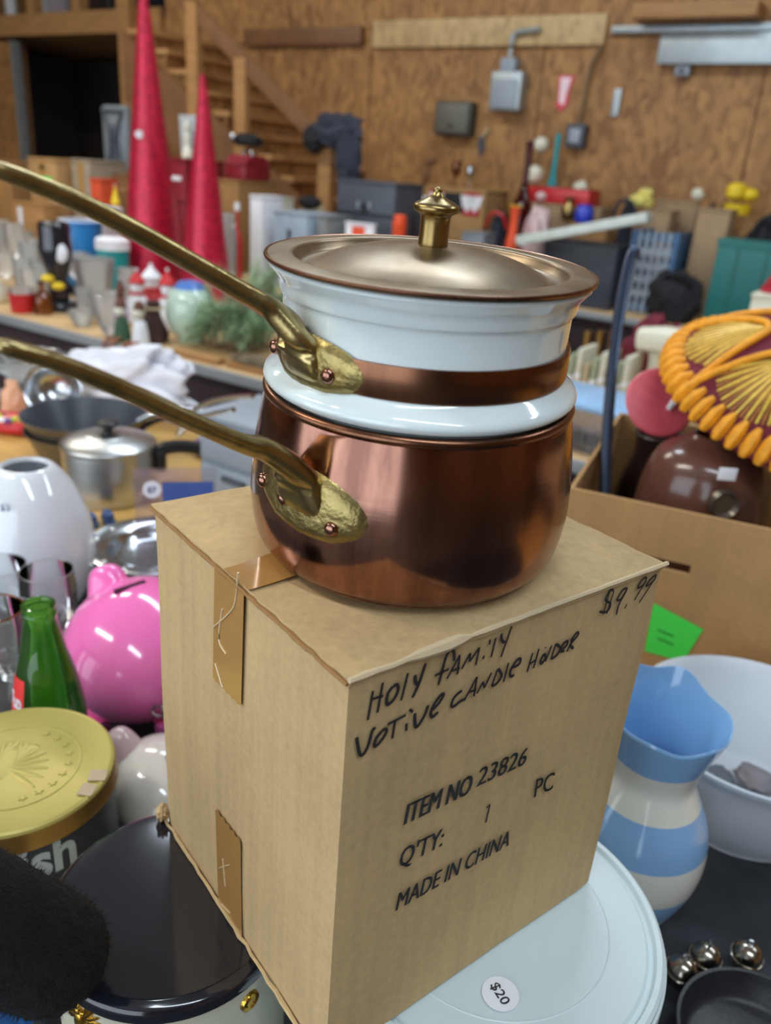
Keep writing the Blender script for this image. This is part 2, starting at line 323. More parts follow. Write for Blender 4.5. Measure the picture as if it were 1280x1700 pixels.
table('plywood_table', 'plywood topped table with grey metal edging and glassware', -4.9, 2.2, 1.745, 2.75, PLY, DARKSK, EDGE)
table('back_table', 'long plywood table along the strand board wall', -2.68, 3.4, 4.02, 4.87, PLY, DARKSK, EDGE)
table('rear_table', 'plywood table in front of the dark doorway', -6.4, -1.6, 3.0, 3.92, PLY, DARKSK)
# ================================================================== printed cardboard box with double boiler
SX = .265; YAW = .89727989
F_ = Vector((-.03611462 * SX, 1.0 * SX, EYE - .70483151 * SX)); UA = Vector((-math.cos(YAW), math.sin(YAW), 0)); VA = Vector((math.sin(YAW), math.cos(YAW), 0))
BA, BB_, BH = .7544169 * SX, .79039124 * SX, .883304 * SX
BASE = F_.z - BH
cb = thing('cardboard_box', 'sealed kraft cardboard box with handwritten lettering under the copper pot', 'box', F_ - Vector((0, 0, BH)), 0)
def boxp(s, t, z): return UA * s + VA * t + Vector((0, 0, z))          # local: s along left face, t along right face
POTC = Vector((.01101934, .39361284, 0)); TILT = math.radians(3.406)
def topz(s, t):                                                       # flaps bulge up under the pot
    w = F_ + UA * s + VA * t; e = min(s, BA - s, t, BB_ - t) / .03; e = max(0, min(1, e)); e = e * e * (3 - 2 * e)
    return BH + e * max(0.0, (w.y - (POTC.y - .074)) * math.tan(TILT) - .0002)
bm = B()
N = 20; rr = .0035
per = [(s, 0) for s in [BA * i / N for i in range(N)]][::-1]
loop = [(BA - BA * i / N, 0.0) for i in range(N)] + [(0.0, BB_ * i / N) for i in range(N)] + [(BA * i / N, BB_) for i in range(N)] + [(BA, BB_ - BB_ * i / N) for i in range(N)]
def rnd(s, t):                                                         # rounded vertical edges
    x = min(max(s, rr), BA - rr); y = min(max(t, rr), BB_ - rr); d = Vector((s - x, t - y))
    if d.length > 1e-9 and (s < rr or s > BA - rr) and (t < rr or t > BB_ - rr): d = d.normalized() * rr
    return x + d.x, y + d.y
rows = []
for j in range(25):
    z = BH * j / 24; row = []
    for k, (s, t) in enumerate(loop):
        s2, t2 = rnd(s, t); q = boxp(s2, t2, z); nz = noise.noise(q * 14) * .0009
        inset = Vector((0, 0, 0)); cen = boxp(BA / 2, BB_ / 2, z)
        row.append(bm.verts.new(q + (q - cen).normalized() * (nz - .0008)))
    rows.append(row)
for A, C in zip(rows, rows[1:]):
    for k in range(len(loop)): k2 = (k + 1) % len(loop); bm.faces.new([A[k], A[k2], C[k2], C[k]])
bm.faces.new(rows[0])
obj('box_walls', bm, CARD, cb, smooth=60)
def flap(name, t0, t1, s0, s1, lift, m, wav=0.0, th=.0028):
    bm = B(); ng = 14; g = []
    for lay in (0, 1):
        gr = []
        for i in range(ng + 1):
            r_ = []
            for j in range(ng + 1):
                s = s0 + (s1 - s0) * i / ng; t = t0 + (t1 - t0) * j / ng
                jag = .0012 * noise.noise(Vector((s * 90, t * 90, lay)))
                if i == 0 or i == ng: s += jag
                if j == 0 or j == ng: t += jag
                r_.append(bm.verts.new(boxp(s, t, topz(s, t) + lift + (0 if lay else -th) + wav * noise.noise(Vector((s * 40, t * 40, 2))))))
            gr.append(r_)
        g.append(gr)
    for lay in (0, 1):
        for i in range(ng):
            for j in range(ng): q = g[lay]; bm.faces.new([q[i][j], q[i + 1][j], q[i + 1][j + 1], q[i][j + 1]])
    for i in range(ng):
        for (a, b, c, d) in ((g[0][i][0], g[0][i + 1][0], g[1][i + 1][0], g[1][i][0]), (g[0][i][ng], g[0][i + 1][ng], g[1][i + 1][ng], g[1][i][ng]), (g[0][0][i], g[0][0][i + 1], g[1][0][i + 1], g[1][0][i]), (g[0][ng][i], g[0][ng][i + 1], g[1][ng][i + 1], g[1][ng][i])): bm.faces.new([a, b, c, d])
    return obj(name, bm, m, cb, smooth=30)
SEAM = BA * .47
flap('top_flap', .0005, BB_ - .0005, -.0005, SEAM - .0008, .0008, CARD, .0005)
flap('top_flap', .0005, BB_ - .0005, SEAM + .0008, BA + .0008, .0008, CARD, .0005)
# frayed corrugated lip along the left top edge
bm = B(); pts = []
for i in range(40):
    s = BA * i / 39; pts.append(boxp(s, -.0004 + .0005 * noise.noise(Vector((i * 1.3, 0, 0))), BH - .0012 + .0012 * noise.noise(Vector((i * .9, 5, 0)))))
tube(bm, pts, [.0009 + .0006 * abs(noise.noise(Vector((i * .7, 3, 1)))) for i in range(40)], 6); obj('frayed_edge', bm, CARDIN, cb)
bm = B(); pts = [boxp(BA * i / 29, -.0008 + .001 * noise.noise(Vector((i * .8, 1, 7))), .001 + .0012 * noise.noise(Vector((i, 2, 0)))) for i in range(30)]
tube(bm, pts, [.001 + .0008 * abs(noise.noise(Vector((i * .9, 8, 1)))) for i in range(30)], 6); obj('frayed_edge', bm, CARD, cb)
bm = B(); blob(bm, .004, .005, .006, .6, 2.4, 3, 3); obj('torn_corner', bm, CARD, cb, boxp(BA + .001, -.002, .006))
bm = B(); pts = [boxp(-.0006, BB_ * i / 29, BH + .0008 + .0006 * noise.noise(Vector((i * .8, 4, 7)))) for i in range(30)]
tube(bm, pts, [.0013 + .0006 * noise.noise(Vector((i * .5, 8, 3))) + (.0014 if 4 < i < 9 else 0) for i in range(30)], 6); obj('worn_edge', bm, mat('worn_cardboard', rgb(206, 186, 150), .8), cb)
# tape: strips on the left face and over the flaps (t = 0 is the left face plane)
def facestrip(name, poly, m, off=.0006):
    n = VA * -1; bm = B(); p0 = F_
    vs_ = [bm.verts.new(PL(x, y, p0, n) + n * off - cb.location) for x, y in poly]; bm.faces.new(vs_)
    return obj(name, bm, m, cb)
zig = [(400 + (-3 if i % 2 else 0) - i * 4.4, 1170 - i * 4.1) for i in range(11)]
facestrip('tape_strip', [(358, 935), (407, 980), (402, 1171)] + [(402 - 4.6 * i - (i % 2) * 1.5, 1171 - 4.6 * i + (i % 2) * 2) for i in range(1, 10)] + [(355, 1122)], TAPE)
facestrip('tape_strip', [(359, 1343)] + [(359 + 4.2 * i + (i % 2) * 1, 1343 + 5.6 * i - (i % 2) * 3) for i in range(1, 10)] + [(401, 1400), (403, 1559), (364, 1500)], TAPE)
for pts in ([(398, 950), (393, 1000), (380, 1020), (357, 1040)], [(372, 1010), (366, 1060), (378, 1085)], [(360, 1100), (372, 1140)]):
    bm = B(); n = VA * -1; tube(bm, [PL(x, y, F_, n) + n * .0009 - cb.location for x, y in sm(pts, 4)], .0005, 5); obj('tape_wrinkle', bm, mat('tape_wrinkle_pale', rgb(214, 190, 150), .15), cb)
for pts in ([(372, 1425), (376, 1470)], [(366, 1440), (382, 1435)], [(370, 1500), (384, 1515)]):
    bm = B(); n = VA * -1; tube(bm, [PL(x, y, F_, n) + n * .0009 - cb.location for x, y in pts], .0004, 5); obj('tape_wrinkle', bm, mat('tape_wrinkle_pale', rgb(214, 190, 150), .15), cb)
bm = B(); g = []
for i in range(15):
    t = -.0006 + BB_ * .5 * i / 14; g.append([bm.verts.new(boxp(SEAM + w, t, topz(SEAM + w, max(t, 0)) + .0022)) for w in (-.0125, 0, .0125)])
for A, C in zip(g, g[1:]):
    for k in (0, 1): bm.faces.new([A[k], A[k + 1], C[k + 1], C[k]])
obj('top_tape', bm, TAPE, cb)
# lettering on the right face
NR = UA * -1
def facep(x, y, off): return PL(x, y, F_, NR) + NR * off - cb.location
def printed(s, o, e, tp, bold=.0, zo=(640, 1220), zs=4.267):
    f = lambda q: facep(zo[0] + q[0] / zs, zo[1] + q[1] / zs, .0007)
    O, E, T = f(o), f(e), f(tp); bm = B()
    for dx in (-bold, 0, bold):
        tb = text_bm(s); me_ = bpy.data.meshes.new('t')
        for v in tb.verts: v.co = O + (E - O).normalized() * dx + (E - O) * v.co.x + (T - O) * v.co.y + NR * (abs(dx) * .1)
        tb.to_mesh(me_); tb.free(); bm.from_mesh(me_); bpy.data.meshes.remove(me_)
    return obj('printed_text', bm, PRINTINK, cb)
printed('ITEM NO', (125, 630), (588, 408), (154, 482), .00055); printed('23826', (636, 362), (980, 203), (668, 230), .0003)
printed('PC', (1045, 437), (1175, 380), (1064, 308), .0003); printed("Q'TY:", (85, 938), (390, 780), (114, 795), .00035); printed('MADE IN CHINA', (65, 1240), (862, 778), (92, 1112), .00035)
def strokes(name, lst, zo, zs, w):
    bm = B()
    for st in lst:
        pts = [facep(zo[0] + x / zs, zo[1] + y / zs, .0007) for x, y in (sm(st, 4) if len(st) > 2 else st)]
        L, Rr = [], []
        for i, p in enumerate(pts):
            t = (pts[min(i + 1, len(pts) - 1)] - pts[max(i - 1, 0)]); t.normalize(); s = t.cross(NR); wd_ = w * (.75 if i in (0, len(pts) - 1) else 1)
            L.append(bm.verts.new(p + s * wd_)); Rr.append(bm.verts.new(p - s * wd_))
        for i in range(len(pts) - 1): bm.faces.new([L[i], L[i + 1], Rr[i + 1], Rr[i]])
    return obj(name, bm, INK, cb)
ZA, ZB, ZC = (580, 1020), (720, 1020), (980, 930)
strokes('handwriting', [[(240, 805), (185, 1115)], [(345, 715), (287, 1035)], [(215, 895), (350, 855)], [(455, 755), (400, 830), (385, 920), (410, 945), (470, 880), (508, 790), (495, 740), (455, 755)], [(612, 615), (540, 905)], [(685, 635), (695, 715), (725, 735)], [(800, 510), (730, 720), (660, 875)],
  [(65, 1295), (85, 1410), (105, 1480), (140, 1475), (190, 1380), (235, 1220), (265, 1210)], [(340, 1225), (280, 1300), (255, 1375), (280, 1385), (350, 1300), (385, 1230), (365, 1210), (340, 1225)], [(395, 1160), (590, 1060)], [(475, 1120), (445, 1310)], [(595, 1150), (595, 1230)], [(630, 1000), (665, 1030)],
  [(685, 1040), (688, 1160), (715, 1180), (790, 1060), (825, 955)], [(870, 1010), (940, 935), (990, 850), (965, 845), (900, 930), (855, 1030), (870, 1080), (935, 1030)]], ZA, 6.4, .00092)
strokes('handwriting', [[(160, 375), (155, 300), (130, 285), (90, 350), (30, 570)], [(0, 495), (115, 440)], [(100, 520), (205, 325)], [(205, 325), (185, 485)], [(130, 460), (205, 430)], [(220, 440), (290, 310)], [(290, 310), (285, 380)], [(285, 380), (365, 265)], [(365, 265), (335, 410)], [(402, 330), (395, 360)], [(452, 200), (448, 240)], [(500, 185), (460, 345)], [(545, 150), (548, 205), (575, 225)], [(630, 90), (540, 345)],
  [(225, 615), (170, 660), (138, 720), (150, 748), (215, 700), (255, 685)], [(245, 690), (345, 505)], [(345, 505), (320, 665)], [(275, 630), (340, 610)], [(345, 640), (395, 545)], [(395, 545), (405, 595)], [(405, 595), (465, 470)], [(515, 440), (465, 580)], [(465, 580), (505, 560), (545, 500), (530, 455), (515, 440)], [(603, 390), (563, 545)], [(635, 430), (690, 400), (700, 360), (670, 370), (620, 450), (620, 500), (650, 490)],
  [(800, 310), (755, 465)], [(852, 275), (807, 435)], [(775, 400), (835, 360)], [(895, 315), (865, 370), (875, 395), (905, 350), (895, 315)], [(905, 262), (903, 272)], [(955, 250), (905, 380)], [(990, 235), (950, 360)], [(950, 360), (1000, 325), (1025, 270), (990, 235)], [(1035, 285), (1075, 250), (1085, 215), (1055, 230), (1025, 290), (1060, 295)], [(1130, 190), (1080, 300)], [(1110, 215), (1160, 145), (1170, 165), (1110, 240), (1135, 275)]], ZB, 4.923, .00088)
strokes('printed_digit', [[(708, 512), (733, 488)], [(733, 488), (704, 615)]], (640, 1220), 4.267, .0008)
strokes('handwritten_price', [[(365, 490), (310, 480), (240, 600), (240, 650), (310, 700), (290, 790), (230, 840), (130, 830)], [(310, 460), (190, 880)], [(370, 495), (250, 865)], [(590, 455), (520, 470), (430, 610), (430, 645), (490, 620), (590, 455)], [(590, 455), (450, 720), (410, 885)], [(580, 710), (545, 780)], [(905, 270), (840, 300), (760, 420), (790, 435), (870, 370), (905, 270)], [(870, 370), (705, 645)], [(1060, 225), (980, 290), (895, 400), (930, 400), (1030, 310), (1060, 225)], [(1040, 290), (785, 685)]], ZC, 9.846, .00075)
# ------------------------------------------------------------------ double boiler: saucepan, insert, lid
Z0 = F_.z + .0047 + .0018
PM = Matrix.Translation((POTC.x, POTC.y, Z0)) @ Matrix.Rotation(TILT, 4, 'X') @ Matrix.Rotation(math.radians(.447), 4, 'Y')
def potthing(name, label, cat):
    o = thing(name, label, cat); o.matrix_world = PM; return o
def radial(az, r, h): return Vector((r * math.cos(az), r * math.sin(az), h))
def plate(bm, az0, h0, haz, hh, rfun, th, skew=0.0):
    nr, ns = 7, 28; c = bm.verts.new(radial(az0, rfun(h0) + th, h0)); prev = None; rings = []
    for i in range(1, nr + 1):
        q = i / nr; ring = []
        for k in range(ns):
            a = 2 * math.pi * k / ns; x = math.copysign(abs(math.cos(a)) ** .85, math.cos(a)) * q; y = math.copysign(abs(math.sin(a)) ** .9, math.sin(a)) * q * (1 - .18 * x * x)
            az = az0 + x * haz; h = h0 + y * hh + skew * x; t = th * (1 - q ** 5) + .0006 * noise.noise(Vector((x * 4, y * 3, az0)))
            ring.append(bm.verts.new(radial(az, rfun(h) + max(t, -.0004) - (.0006 if i == nr else 0), h)))
        rings.append(ring)
    for k in range(ns): bm.faces.new([c, rings[0][k], rings[0][(k + 1) % ns]])
    for A, C in zip(rings, rings[1:]):
        for k in range(ns): bm.faces.new([A[k], A[(k + 1) % ns], C[(k + 1) % ns], C[k]])
    return bm
def hplane(px, py, az):
    n = Vector((-math.sin(az), math.cos(az), 0)); return PM.inverted() @ PL(px, py, POTC, n)
def handle(parent, az, rh, widths, pix):
    bm = B(); pts = [radial(az, r, h) for r, h in rh] + [hplane(x, y, az) for x, y in pix]; pts2 = sm([tuple(p) for p in pts], 5)
    n = len(pts2); ws = []
    for i in range(n):
        q = i / (n - 1) * (len(widths) - 1); k = min(int(q), len(widths) - 2); t = q - k; ws.append(tuple(a * (1 - t) + b * t for a, b in zip(widths[k], widths[k + 1])))
    tube(bm, pts2, ws, 14, flat=.62); return obj('handle', bm, BRASS, parent, smooth=50)
def rivet(parent, az, r, h, s=.0036):
    bm = B(); lathe(bm, [(0, s * .7), (s * .5, s * .62), (s * .85, s * .35), (s, 0), (s, -s * .3)], 14)
    n = radial(az, 1, 0); o = obj('rivet', bm, COPPER, parent, radial(az, r, h)); o.rotation_euler = n.to_track_quat('Z', 'Y').to_euler()
sp = potthing('copper_saucepan', 'wide polished copper saucepan with long brass handle standing on the box', 'saucepan')
bodyp = sm([(.0, .0), (.064, .0), (.0728, .0018), (.0782, .0075), (.0806, .0175), (.0817, .030), (.0810, .043), (.0793, .057), (.0772, .070), (.0752, .0795)], 5)
def rlow(h):
    for (a, b), (c, d) in zip(bodyp, bodyp[1:]):
        if b <= h <= d and d > b: return a + (c - a) * (h - b) / (d - b)
    return .075
bm = B(); lathe(bm, bodyp + [(.0735, .083), (.0715, .083), (.074, .070), (.078, .045), (.077, .016), (.06, .004), (0, .004)], 96); obj('pan_body', bm, COPPER, sp, smooth=50)
bm = B(); tube(bm, [radial(2 * math.pi * k / 96, .0738, .0822) for k in range(96)], .0024, 10, True); obj('rolled_rim', bm, COPPER_D, sp)
AL, AU = math.radians(233), math.radians(222)
bm = B(); plate(bm, math.radians(233), .0475, math.radians(25), .0165, rlow, .0030, -.003); obj('handle_plate', bm, BRASSP, sp, smooth=60)
pl_ = [(.0770, .0380), (.0812, .0475), (.0828, .0560), (.0868, .0645)]
handle(sp, AL, pl_, [(.0135, .0035), (.0130, .0042), (.0115, .0052), (.0085, .0055), (.0060, .0044), (.0050, .0036), (.0047, .0033), (.0048, .0030), (.0050, .0027), (.002, .001)], [(440, 746), (400, 735), (300, 692), (200, 645), (100, 604), (12, 577), (-12, 571)])
for a, h in ((214, .0470), (226.5, .0455), (246, .0405)): rivet(sp, math.radians(a), rlow(h) + .0024, h)
ins = potthing('double_boiler_insert', 'white enamel double boiler insert banded in copper nested in the saucepan', 'pot')
bm = B(); lathe(bm, sm([(.0, .052), (.060, .053), (.066, .062), (.0675, .0845), (.0735, .0856), (.0755, .0876), (.0757, .0895), (.0744, .0917), (.0712, .0942), (.0685, .0968), (.0675, .1000), (.0672, .112), (.0673, .1255), (.0685, .1275), (.0690, .1290), (.0700, .1335), (.0730, .1375), (.0742, .1392), (.0735, .1404)], 4) + [(.070, .1404), (.066, .125), (.065, .065), (0, .058)], 96); obj('enamel_bowl', bm, ENAMEL, ins, smooth=60)
bm = B(); lathe(bm, [(.0674, .0972), (.0688, .0972), (.0692, .0985), (.0692, .1105), (.0688, .1117), (.0674, .1117)], 96); obj('copper_band', bm, COPPER_D, ins)
bm = B(); plate(bm, math.radians(222), .1050, math.radians(29), .0125, lambda h: .0690, .0028, -.001); obj('handle_plate', bm, BRASSP, ins, smooth=60)
handle(ins, AU, [(.0660, .0965), (.0702, .1030), (.0715, .1095), (.0745, .1175)], [(.0130, .0032), (.0125, .0040), (.0110, .0050), (.0080, .0052), (.0058, .0044), (.0049, .0039), (.0047, .0036), (.0048, .0033), (.0046, .0029), (.0025, .0015)], [(448, 512), (400, 484), (330, 443), (200, 370), (100, 322), (4, 284), (-30, 272)])
for a, h in ((199, .1035), (236, .1030)): rivet(ins, math.radians(a), .0716, h)
lid = potthing("pot_cover", 'dull copper pot lid with a turned brass knob covering the insert', 'lid')
bm = B(); lathe(bm, sm([(0, .1500), (.012, .1497), (.025, .1484), (.040, .1452), (.050, .1415), (.0565, .1385), (.0600, .1385), (.0620, .1412), (.0632, .1432), (.0660, .1437), (.0720, .1434), (.0750, .1430)], 4) + [(.0758, .1423), (.0757, .1414), (.074, .1412), (.062, .1398), (.0580, .1370), (.04, .143), (0, .1485)], 96); obj('lid_plate', bm, COPPER_L, lid, smooth=50)
bm = B(); tube(bm, [radial(2 * math.pi * k / 96, .0752, .1424) for k in range(96)], .0010, 8, True); obj('rolled_edge', bm, COPPER_D, lid)
bm = B(); lathe(bm, sm([(.0066, .1497), (.0068, .1505), (.0066, .1560), (.0068, .1618), (.0078, .1635), (.0098, .1646), (.0104, .1660), (.0096, .1676), (.0064, .1692), (.0034, .1708), (.0020, .1728), (.0019, .1738), (.0, .1748)], 4), 40); obj('knob', bm, BRASSK, lid, smooth=50)
# ================================================================== tins and pail under the box
def ringtext(parent, s, az, r, z, h, aw, m, name='lettering', bold=.02):
    bm = text_bm(s, bold)
    for v in bm.verts: a = az + (v.co.x - .5) * aw; v.co = Vector((r * math.cos(a), r * math.sin(a), z + v.co.y * h))
    return obj(name, bm, m, parent)
def sticker(parent, c, r, s, m=PAPERW, rot=0.0, zoff=.0006, ink=INK):
    bm = B(); lathe(bm, [(0, .0003), (r, .0003), (r, 0), (0, 0)], 32); st = obj('price_sticker', bm, m, parent, Vector(c) + Vector((0, 0, zoff)), rz(rot))
    bm = text_bm(s, .012)
    for v in bm.verts: v.co = Vector(((v.co.x - .5) * r * 1.25, (v.co.y - .5) * r * .55, .0005))
    obj('price_text', bm, ink, st); return st
pail = thing('plastic_pail', 'white plastic pail with a ridged lid under the cardboard box', 'pail', (.0868, .3675, .76)); HP = BASE - .76 - .0015
bm = B(); lathe(bm, [(0, 0), (.088, 0), (.092, .004), (.0975, HP - .028), (.100, HP - .026), (.100, HP - .022), (.0975, HP - .020), (.0978, HP - .006), (.094, HP - .006), (.088, .006), (0, .006)], 72); obj('pail_body', bm, WHITEP, pail)
bm = B(); lathe(bm, [(0, HP - .0002), (.0925, HP - .0002), (.0945, HP - .0022), (.0970, HP - .0022), (.0985, HP + .001), (.1015, HP + .0012), (.1035, HP - .0005), (.1038, HP - .004), (.1052, HP - .0048), (.1056, HP - .007), (.1056, HP - .016), (.104, HP - .016), (.1035, HP - .0055), (.095, HP - .0055), (0, HP - .003)], 96); obj('pail_lid', bm, WHITEP, pail, smooth=30)
bm = B(); lathe(bm, [(.0700, HP - .0004), (.0706, HP + .0002), (.0715, HP - .0004)], 80); obj('lid_ring', bm, WHITEP, pail)
q = P(831, 1648, BASE); sticker(pail, (q.x - .0868, q.y - .3675, HP - .0001), .0105, '$20', rot=math.radians(-62))
tin = thing('lidded_tin', 'cream enamel canister with a glossy black lid and gilt eagles', 'canister', (-.1135, .3620, .76)); HT = BASE - .76 - .0004; TR = .0728
bm = B(); lathe(bm, [(0, 0), (TR - .004, 0), (TR - .002, .002), (TR - .002, HT - .012), (TR - .006, HT - .012), (TR - .006, .004), (0, .004)], 72); obj('canister_body', bm, CREAM, tin)
bm = B(); lathe(bm, sm([(0, HT), (TR - .010, HT), (TR - .006, HT - .0006)], 2) + [(TR - .004, HT - .0022), (TR - .001, HT - .0025), (TR + .0015, HT - .005), (TR + .002, HT - .009), (TR + .001, HT - .0135), (TR - .001, HT - .0145), (TR - .001, HT - .010), (0, HT - .006)], 96); obj('canister_lid', bm, BLACKG, tin, smooth=50)
def eagle(parent, az, z, r, s, wings=1.0):
    g = []
    def put(name, f, bm):
        for v in bm.verts:
            a = az + v.co.x / r; v.co = Vector(((r + v.co.z) * math.cos(a), (r + v.co.z) * math.sin(a), z + v.co.y))
        return obj(name, bm, GOLDE, parent)
    bm = B(); ball(bm, (0, 0, 0), s, 2, (.22, .42, .14)); ball(bm, (.02 * s, .5 * s, 0), s, 2, (.13, .16, .14)); ball(bm, (.16 * s, .52 * s, .02 * s), s, 1, (.10, .05, .08)); ball(bm, (0, -.55 * s, 0), s, 2, (.26, .22, .08)); put('eagle_emblem', 0, bm)
    for sx in (-1, 1):
        bm = B()
        for k in range(7):
            a = math.radians(20 + k * 17); L = s * (.95 - .07 * k); c = Vector((sx * (.16 * s + .5 * L * math.sin(a) * .9), .22 * s + .48 * L * math.cos(a) - .02 * k * s, 0)); d = Vector((sx * math.sin(a), math.cos(a), 0))
            tube(bm, [c - d * L * .5, c, c + d * L * .45], [(.05 * s, .045 * s), (.085 * s, .06 * s), (.03 * s, .03 * s)], 6, up=Vector((0, 0, 1)))
        put('eagle_wing', 0, bm)
qa = math.atan2(P(112, 1690, .9).y - .362, P(112, 1690, .9).x + .1135)
eagle(tin, math.radians(-121), HT - .033, TR - .0015, .020)
bm = B(); lathe(bm, [(0, .0016), (.003, .0022), (.0045, .0012), (.006, .0022), (.0066, 0)], 24); am = math.radians(-38); o = obj('medallion', bm, GOLDE, tin, radial(am, TR - .0022, HT - .030)); o.rotation_euler = radial(am, 1, 0).to_track_quat('Z', 'Y').to_euler()
bm = B(); tube(bm, [radial(math.radians(196 + k * 2), TR - .001, HT - .034 - .0018 * k + .0015 * math.sin(k * 1.7)) for k in range(12)], .0015, 6); obj('gilt_garland', bm, GOLDE, tin)
gt = thing('biscuit_tin', 'round biscuit tin with an embossed gold eagle lid and dark lettered side', 'tin', (-.2690, .4840, .76)); HG = .15; GR = .0735
bm = B(); lathe(bm, [(0, 0), (GR - .003, 0), (GR - .002, .002), (GR - .002, HG - .014), (GR - .006, HG - .014), (GR - .006, .003), (0, .003)], 72); obj('tin_body', bm, DGREY, gt)
bm = B(); lathe(bm, [(GR - .0005, HG - .0035), (GR + .0003, HG - .006), (GR + .0003, HG - .0175), (GR + .0009, HG - .0185), (GR + .0002, HG - .0195), (GR - .0015, HG - .0195), (GR - .0015, HG - .004)], 96); obj('lid_band', bm, GOLDS, gt)
bm = B(); lathe(bm, [(0, HG - .001), (GR - .005, HG - .001), (GR - .003, HG), (GR - .001, HG - .0012), (GR - .0004, HG - .0034), (GR - .003, HG - .0036), (0, HG - .004)], 96); gl_ = obj('tin_lid', bm, GOLD, gt)
bm = B(); tube(bm, [radial(2 * math.pi * k / 72, .047, HG - .0009) for k in range(72)], (.0010, .0006), 8, True); obj('embossed_ring', bm, GOLD, gl_)
for k in range(9):
    a = math.radians(-58 + k * 17); bm = B(); star = [(.0034 * (1 if i % 2 == 0 else .4) * math.cos(i * math.pi / 5), .0034 * (1 if i % 2 == 0 else .4) * math.sin(i * math.pi / 5)) for i in range(10)]
    prism(bm, star, -.0004, .0005); obj('embossed_star', bm, GOLD, gl_, radial(a, .039, HG - .0008), rz(a))
bm = B(); ball(bm, (-.008, 0, HG - .001), .016, 3, (.55, 1.2, .055)); ball(bm, (.004, .021, HG - .001), .006, 2, (1.1, .8, .16)); ball(bm, (-.010, -.026, HG - .001), .01, 2, (.8, 1, .08)); obj('embossed_eagle', bm, GOLD, gl_)
for sx in (-1, 1):
    bm = B()
    for k in range(9):
        a = math.radians(-30 + k * 17) if sx > 0 else math.radians(210 - k * 17); L = .030 - .0014 * k
        p0 = Vector((-.008 + sx * .006, -.006 + .002 * k, HG - .0008)); tube(bm, [p0, p0 + Vector((math.cos(a), math.sin(a), 0)) * L * .6, p0 + Vector((math.cos(a), math.sin(a), 0)) * L], [(.0016, .0007), (.0022, .0009), (.0008, .0004)], 6)
    obj('embossed_wing', bm, GOLD, gl_)
for ang, l in ((-3, .013), (-17, .011)):
    a = math.radians(ang); bm = B(); box(bm, -l, 0, -.006, .006, -.0001, .0002); obj('old_tape', bm, mat('old_clear_tape', rgb(168, 146, 116), .3), gl_, radial(a, GR - .0015, HG + .0001), rz(a + .2))
gaz = min((abs(proj(Vector((-.269 + GR * math.cos(math.radians(a)), .484 + GR * math.sin(math.radians(a)), .76 + HG - .035)))[0] - 84), a) for a in range(-130, -10))[1]
gp = Vector((-.269 + GR * math.cos(math.radians(gaz)), .484 + GR * math.sin(math.radians(gaz)), .76)); gz0, gz1 = TOP(gp, 1452), TOP(gp, 1396)
ringtext(gt, 'ish', math.radians(gaz), GR - .0016, gz0, gz1 - gz0, .56, LETTER, bold=.03)
# black plush roll, small dark bowl at the corner
a, b = DEP(76, 1580, .420), DEP(-224, 1432, .366); axis = b - a
fr = thing('plush_roll', 'black furry plush roll lying across the canister lid', 'plush', a); bm = B(); n = 34
R_ = .0300; pts = []
lathe(bm, sm([(0, -.030), (.012, -.029), (.022, -.022), (.0285, -.010), (.030, .005), (.0305, .03), (.031, .06), (.031, .10), (.028, .118), (0, .122)], 5), 60)
for v in bm.verts: v.co += v.co.normalized() * (.0014 * noise.noise(v.co * 400) + .0010 * noise.noise(v.co * 150))
o = obj('plush_body', bm, mat('black_plush_pile', rgb(16, 15, 17), 1.0, 0, .3, 300, 1.0, 600), fr); o.rotation_euler = axis.to_track_quat('Z', 'Y').to_euler()
bm = B(); rg = random.Random(3)
for i in range(5200):
    t = rg.uniform(-.026, .115); aa = rg.uniform(0, 2 * math.pi); r = .0305 if t > .0 else .0305 * math.sqrt(max(.02, 1 - (t / -.030) ** 2)); q = Vector((r * math.cos(aa), r * math.sin(aa), t)); nrm = Vector((math.cos(aa), math.sin(aa), min(0, t) * 40)).normalized()
    d = (nrm + Vector((rg.uniform(-.6, .6), rg.uniform(-.6, .6), rg.uniform(-.6, .6)))) * .0032; s = nrm.cross(Vector((0, 0, 1))).normalized() * .00025
    bm.faces.new([bm.verts.new(q + s - nrm * .0008), bm.verts.new(q - s - nrm * .0008), bm.verts.new(q + d)])
o = obj('fur_pile', bm, MATS['black_plush_pile'], fr); o['kind'] = 'stuff'; o.rotation_euler = axis.to_track_quat('Z', 'Y').to_euler()
bw = thing('glazed_bowl', 'small dark glazed bowl with a blue well at the table corner', 'bowl', (-.2420, .3500, .76)); bw.scale = (1, 1, 1.35)
bm = B(); lathe(bm, sm([(0, 0), (.028, 0), (.034, .010), (.042, .032), (.0440, .052)], 4) + [(.0425, .0525), (.040, .034), (.030, .014), (0, .010)], 48); obj('bowl_body', bm, mat('dark_slate_glaze', rgb(70, 74, 90), .3), bw)
bm = B(); lathe(bm, [(0, .014), (.027, .0145), (.036, .030), (.0355, .031), (.027, .017), (0, .016)], 40); obj('blue_well', bm, mat('blue_well_glaze', rgb(50, 120, 196), .12, coat=.6), bw)
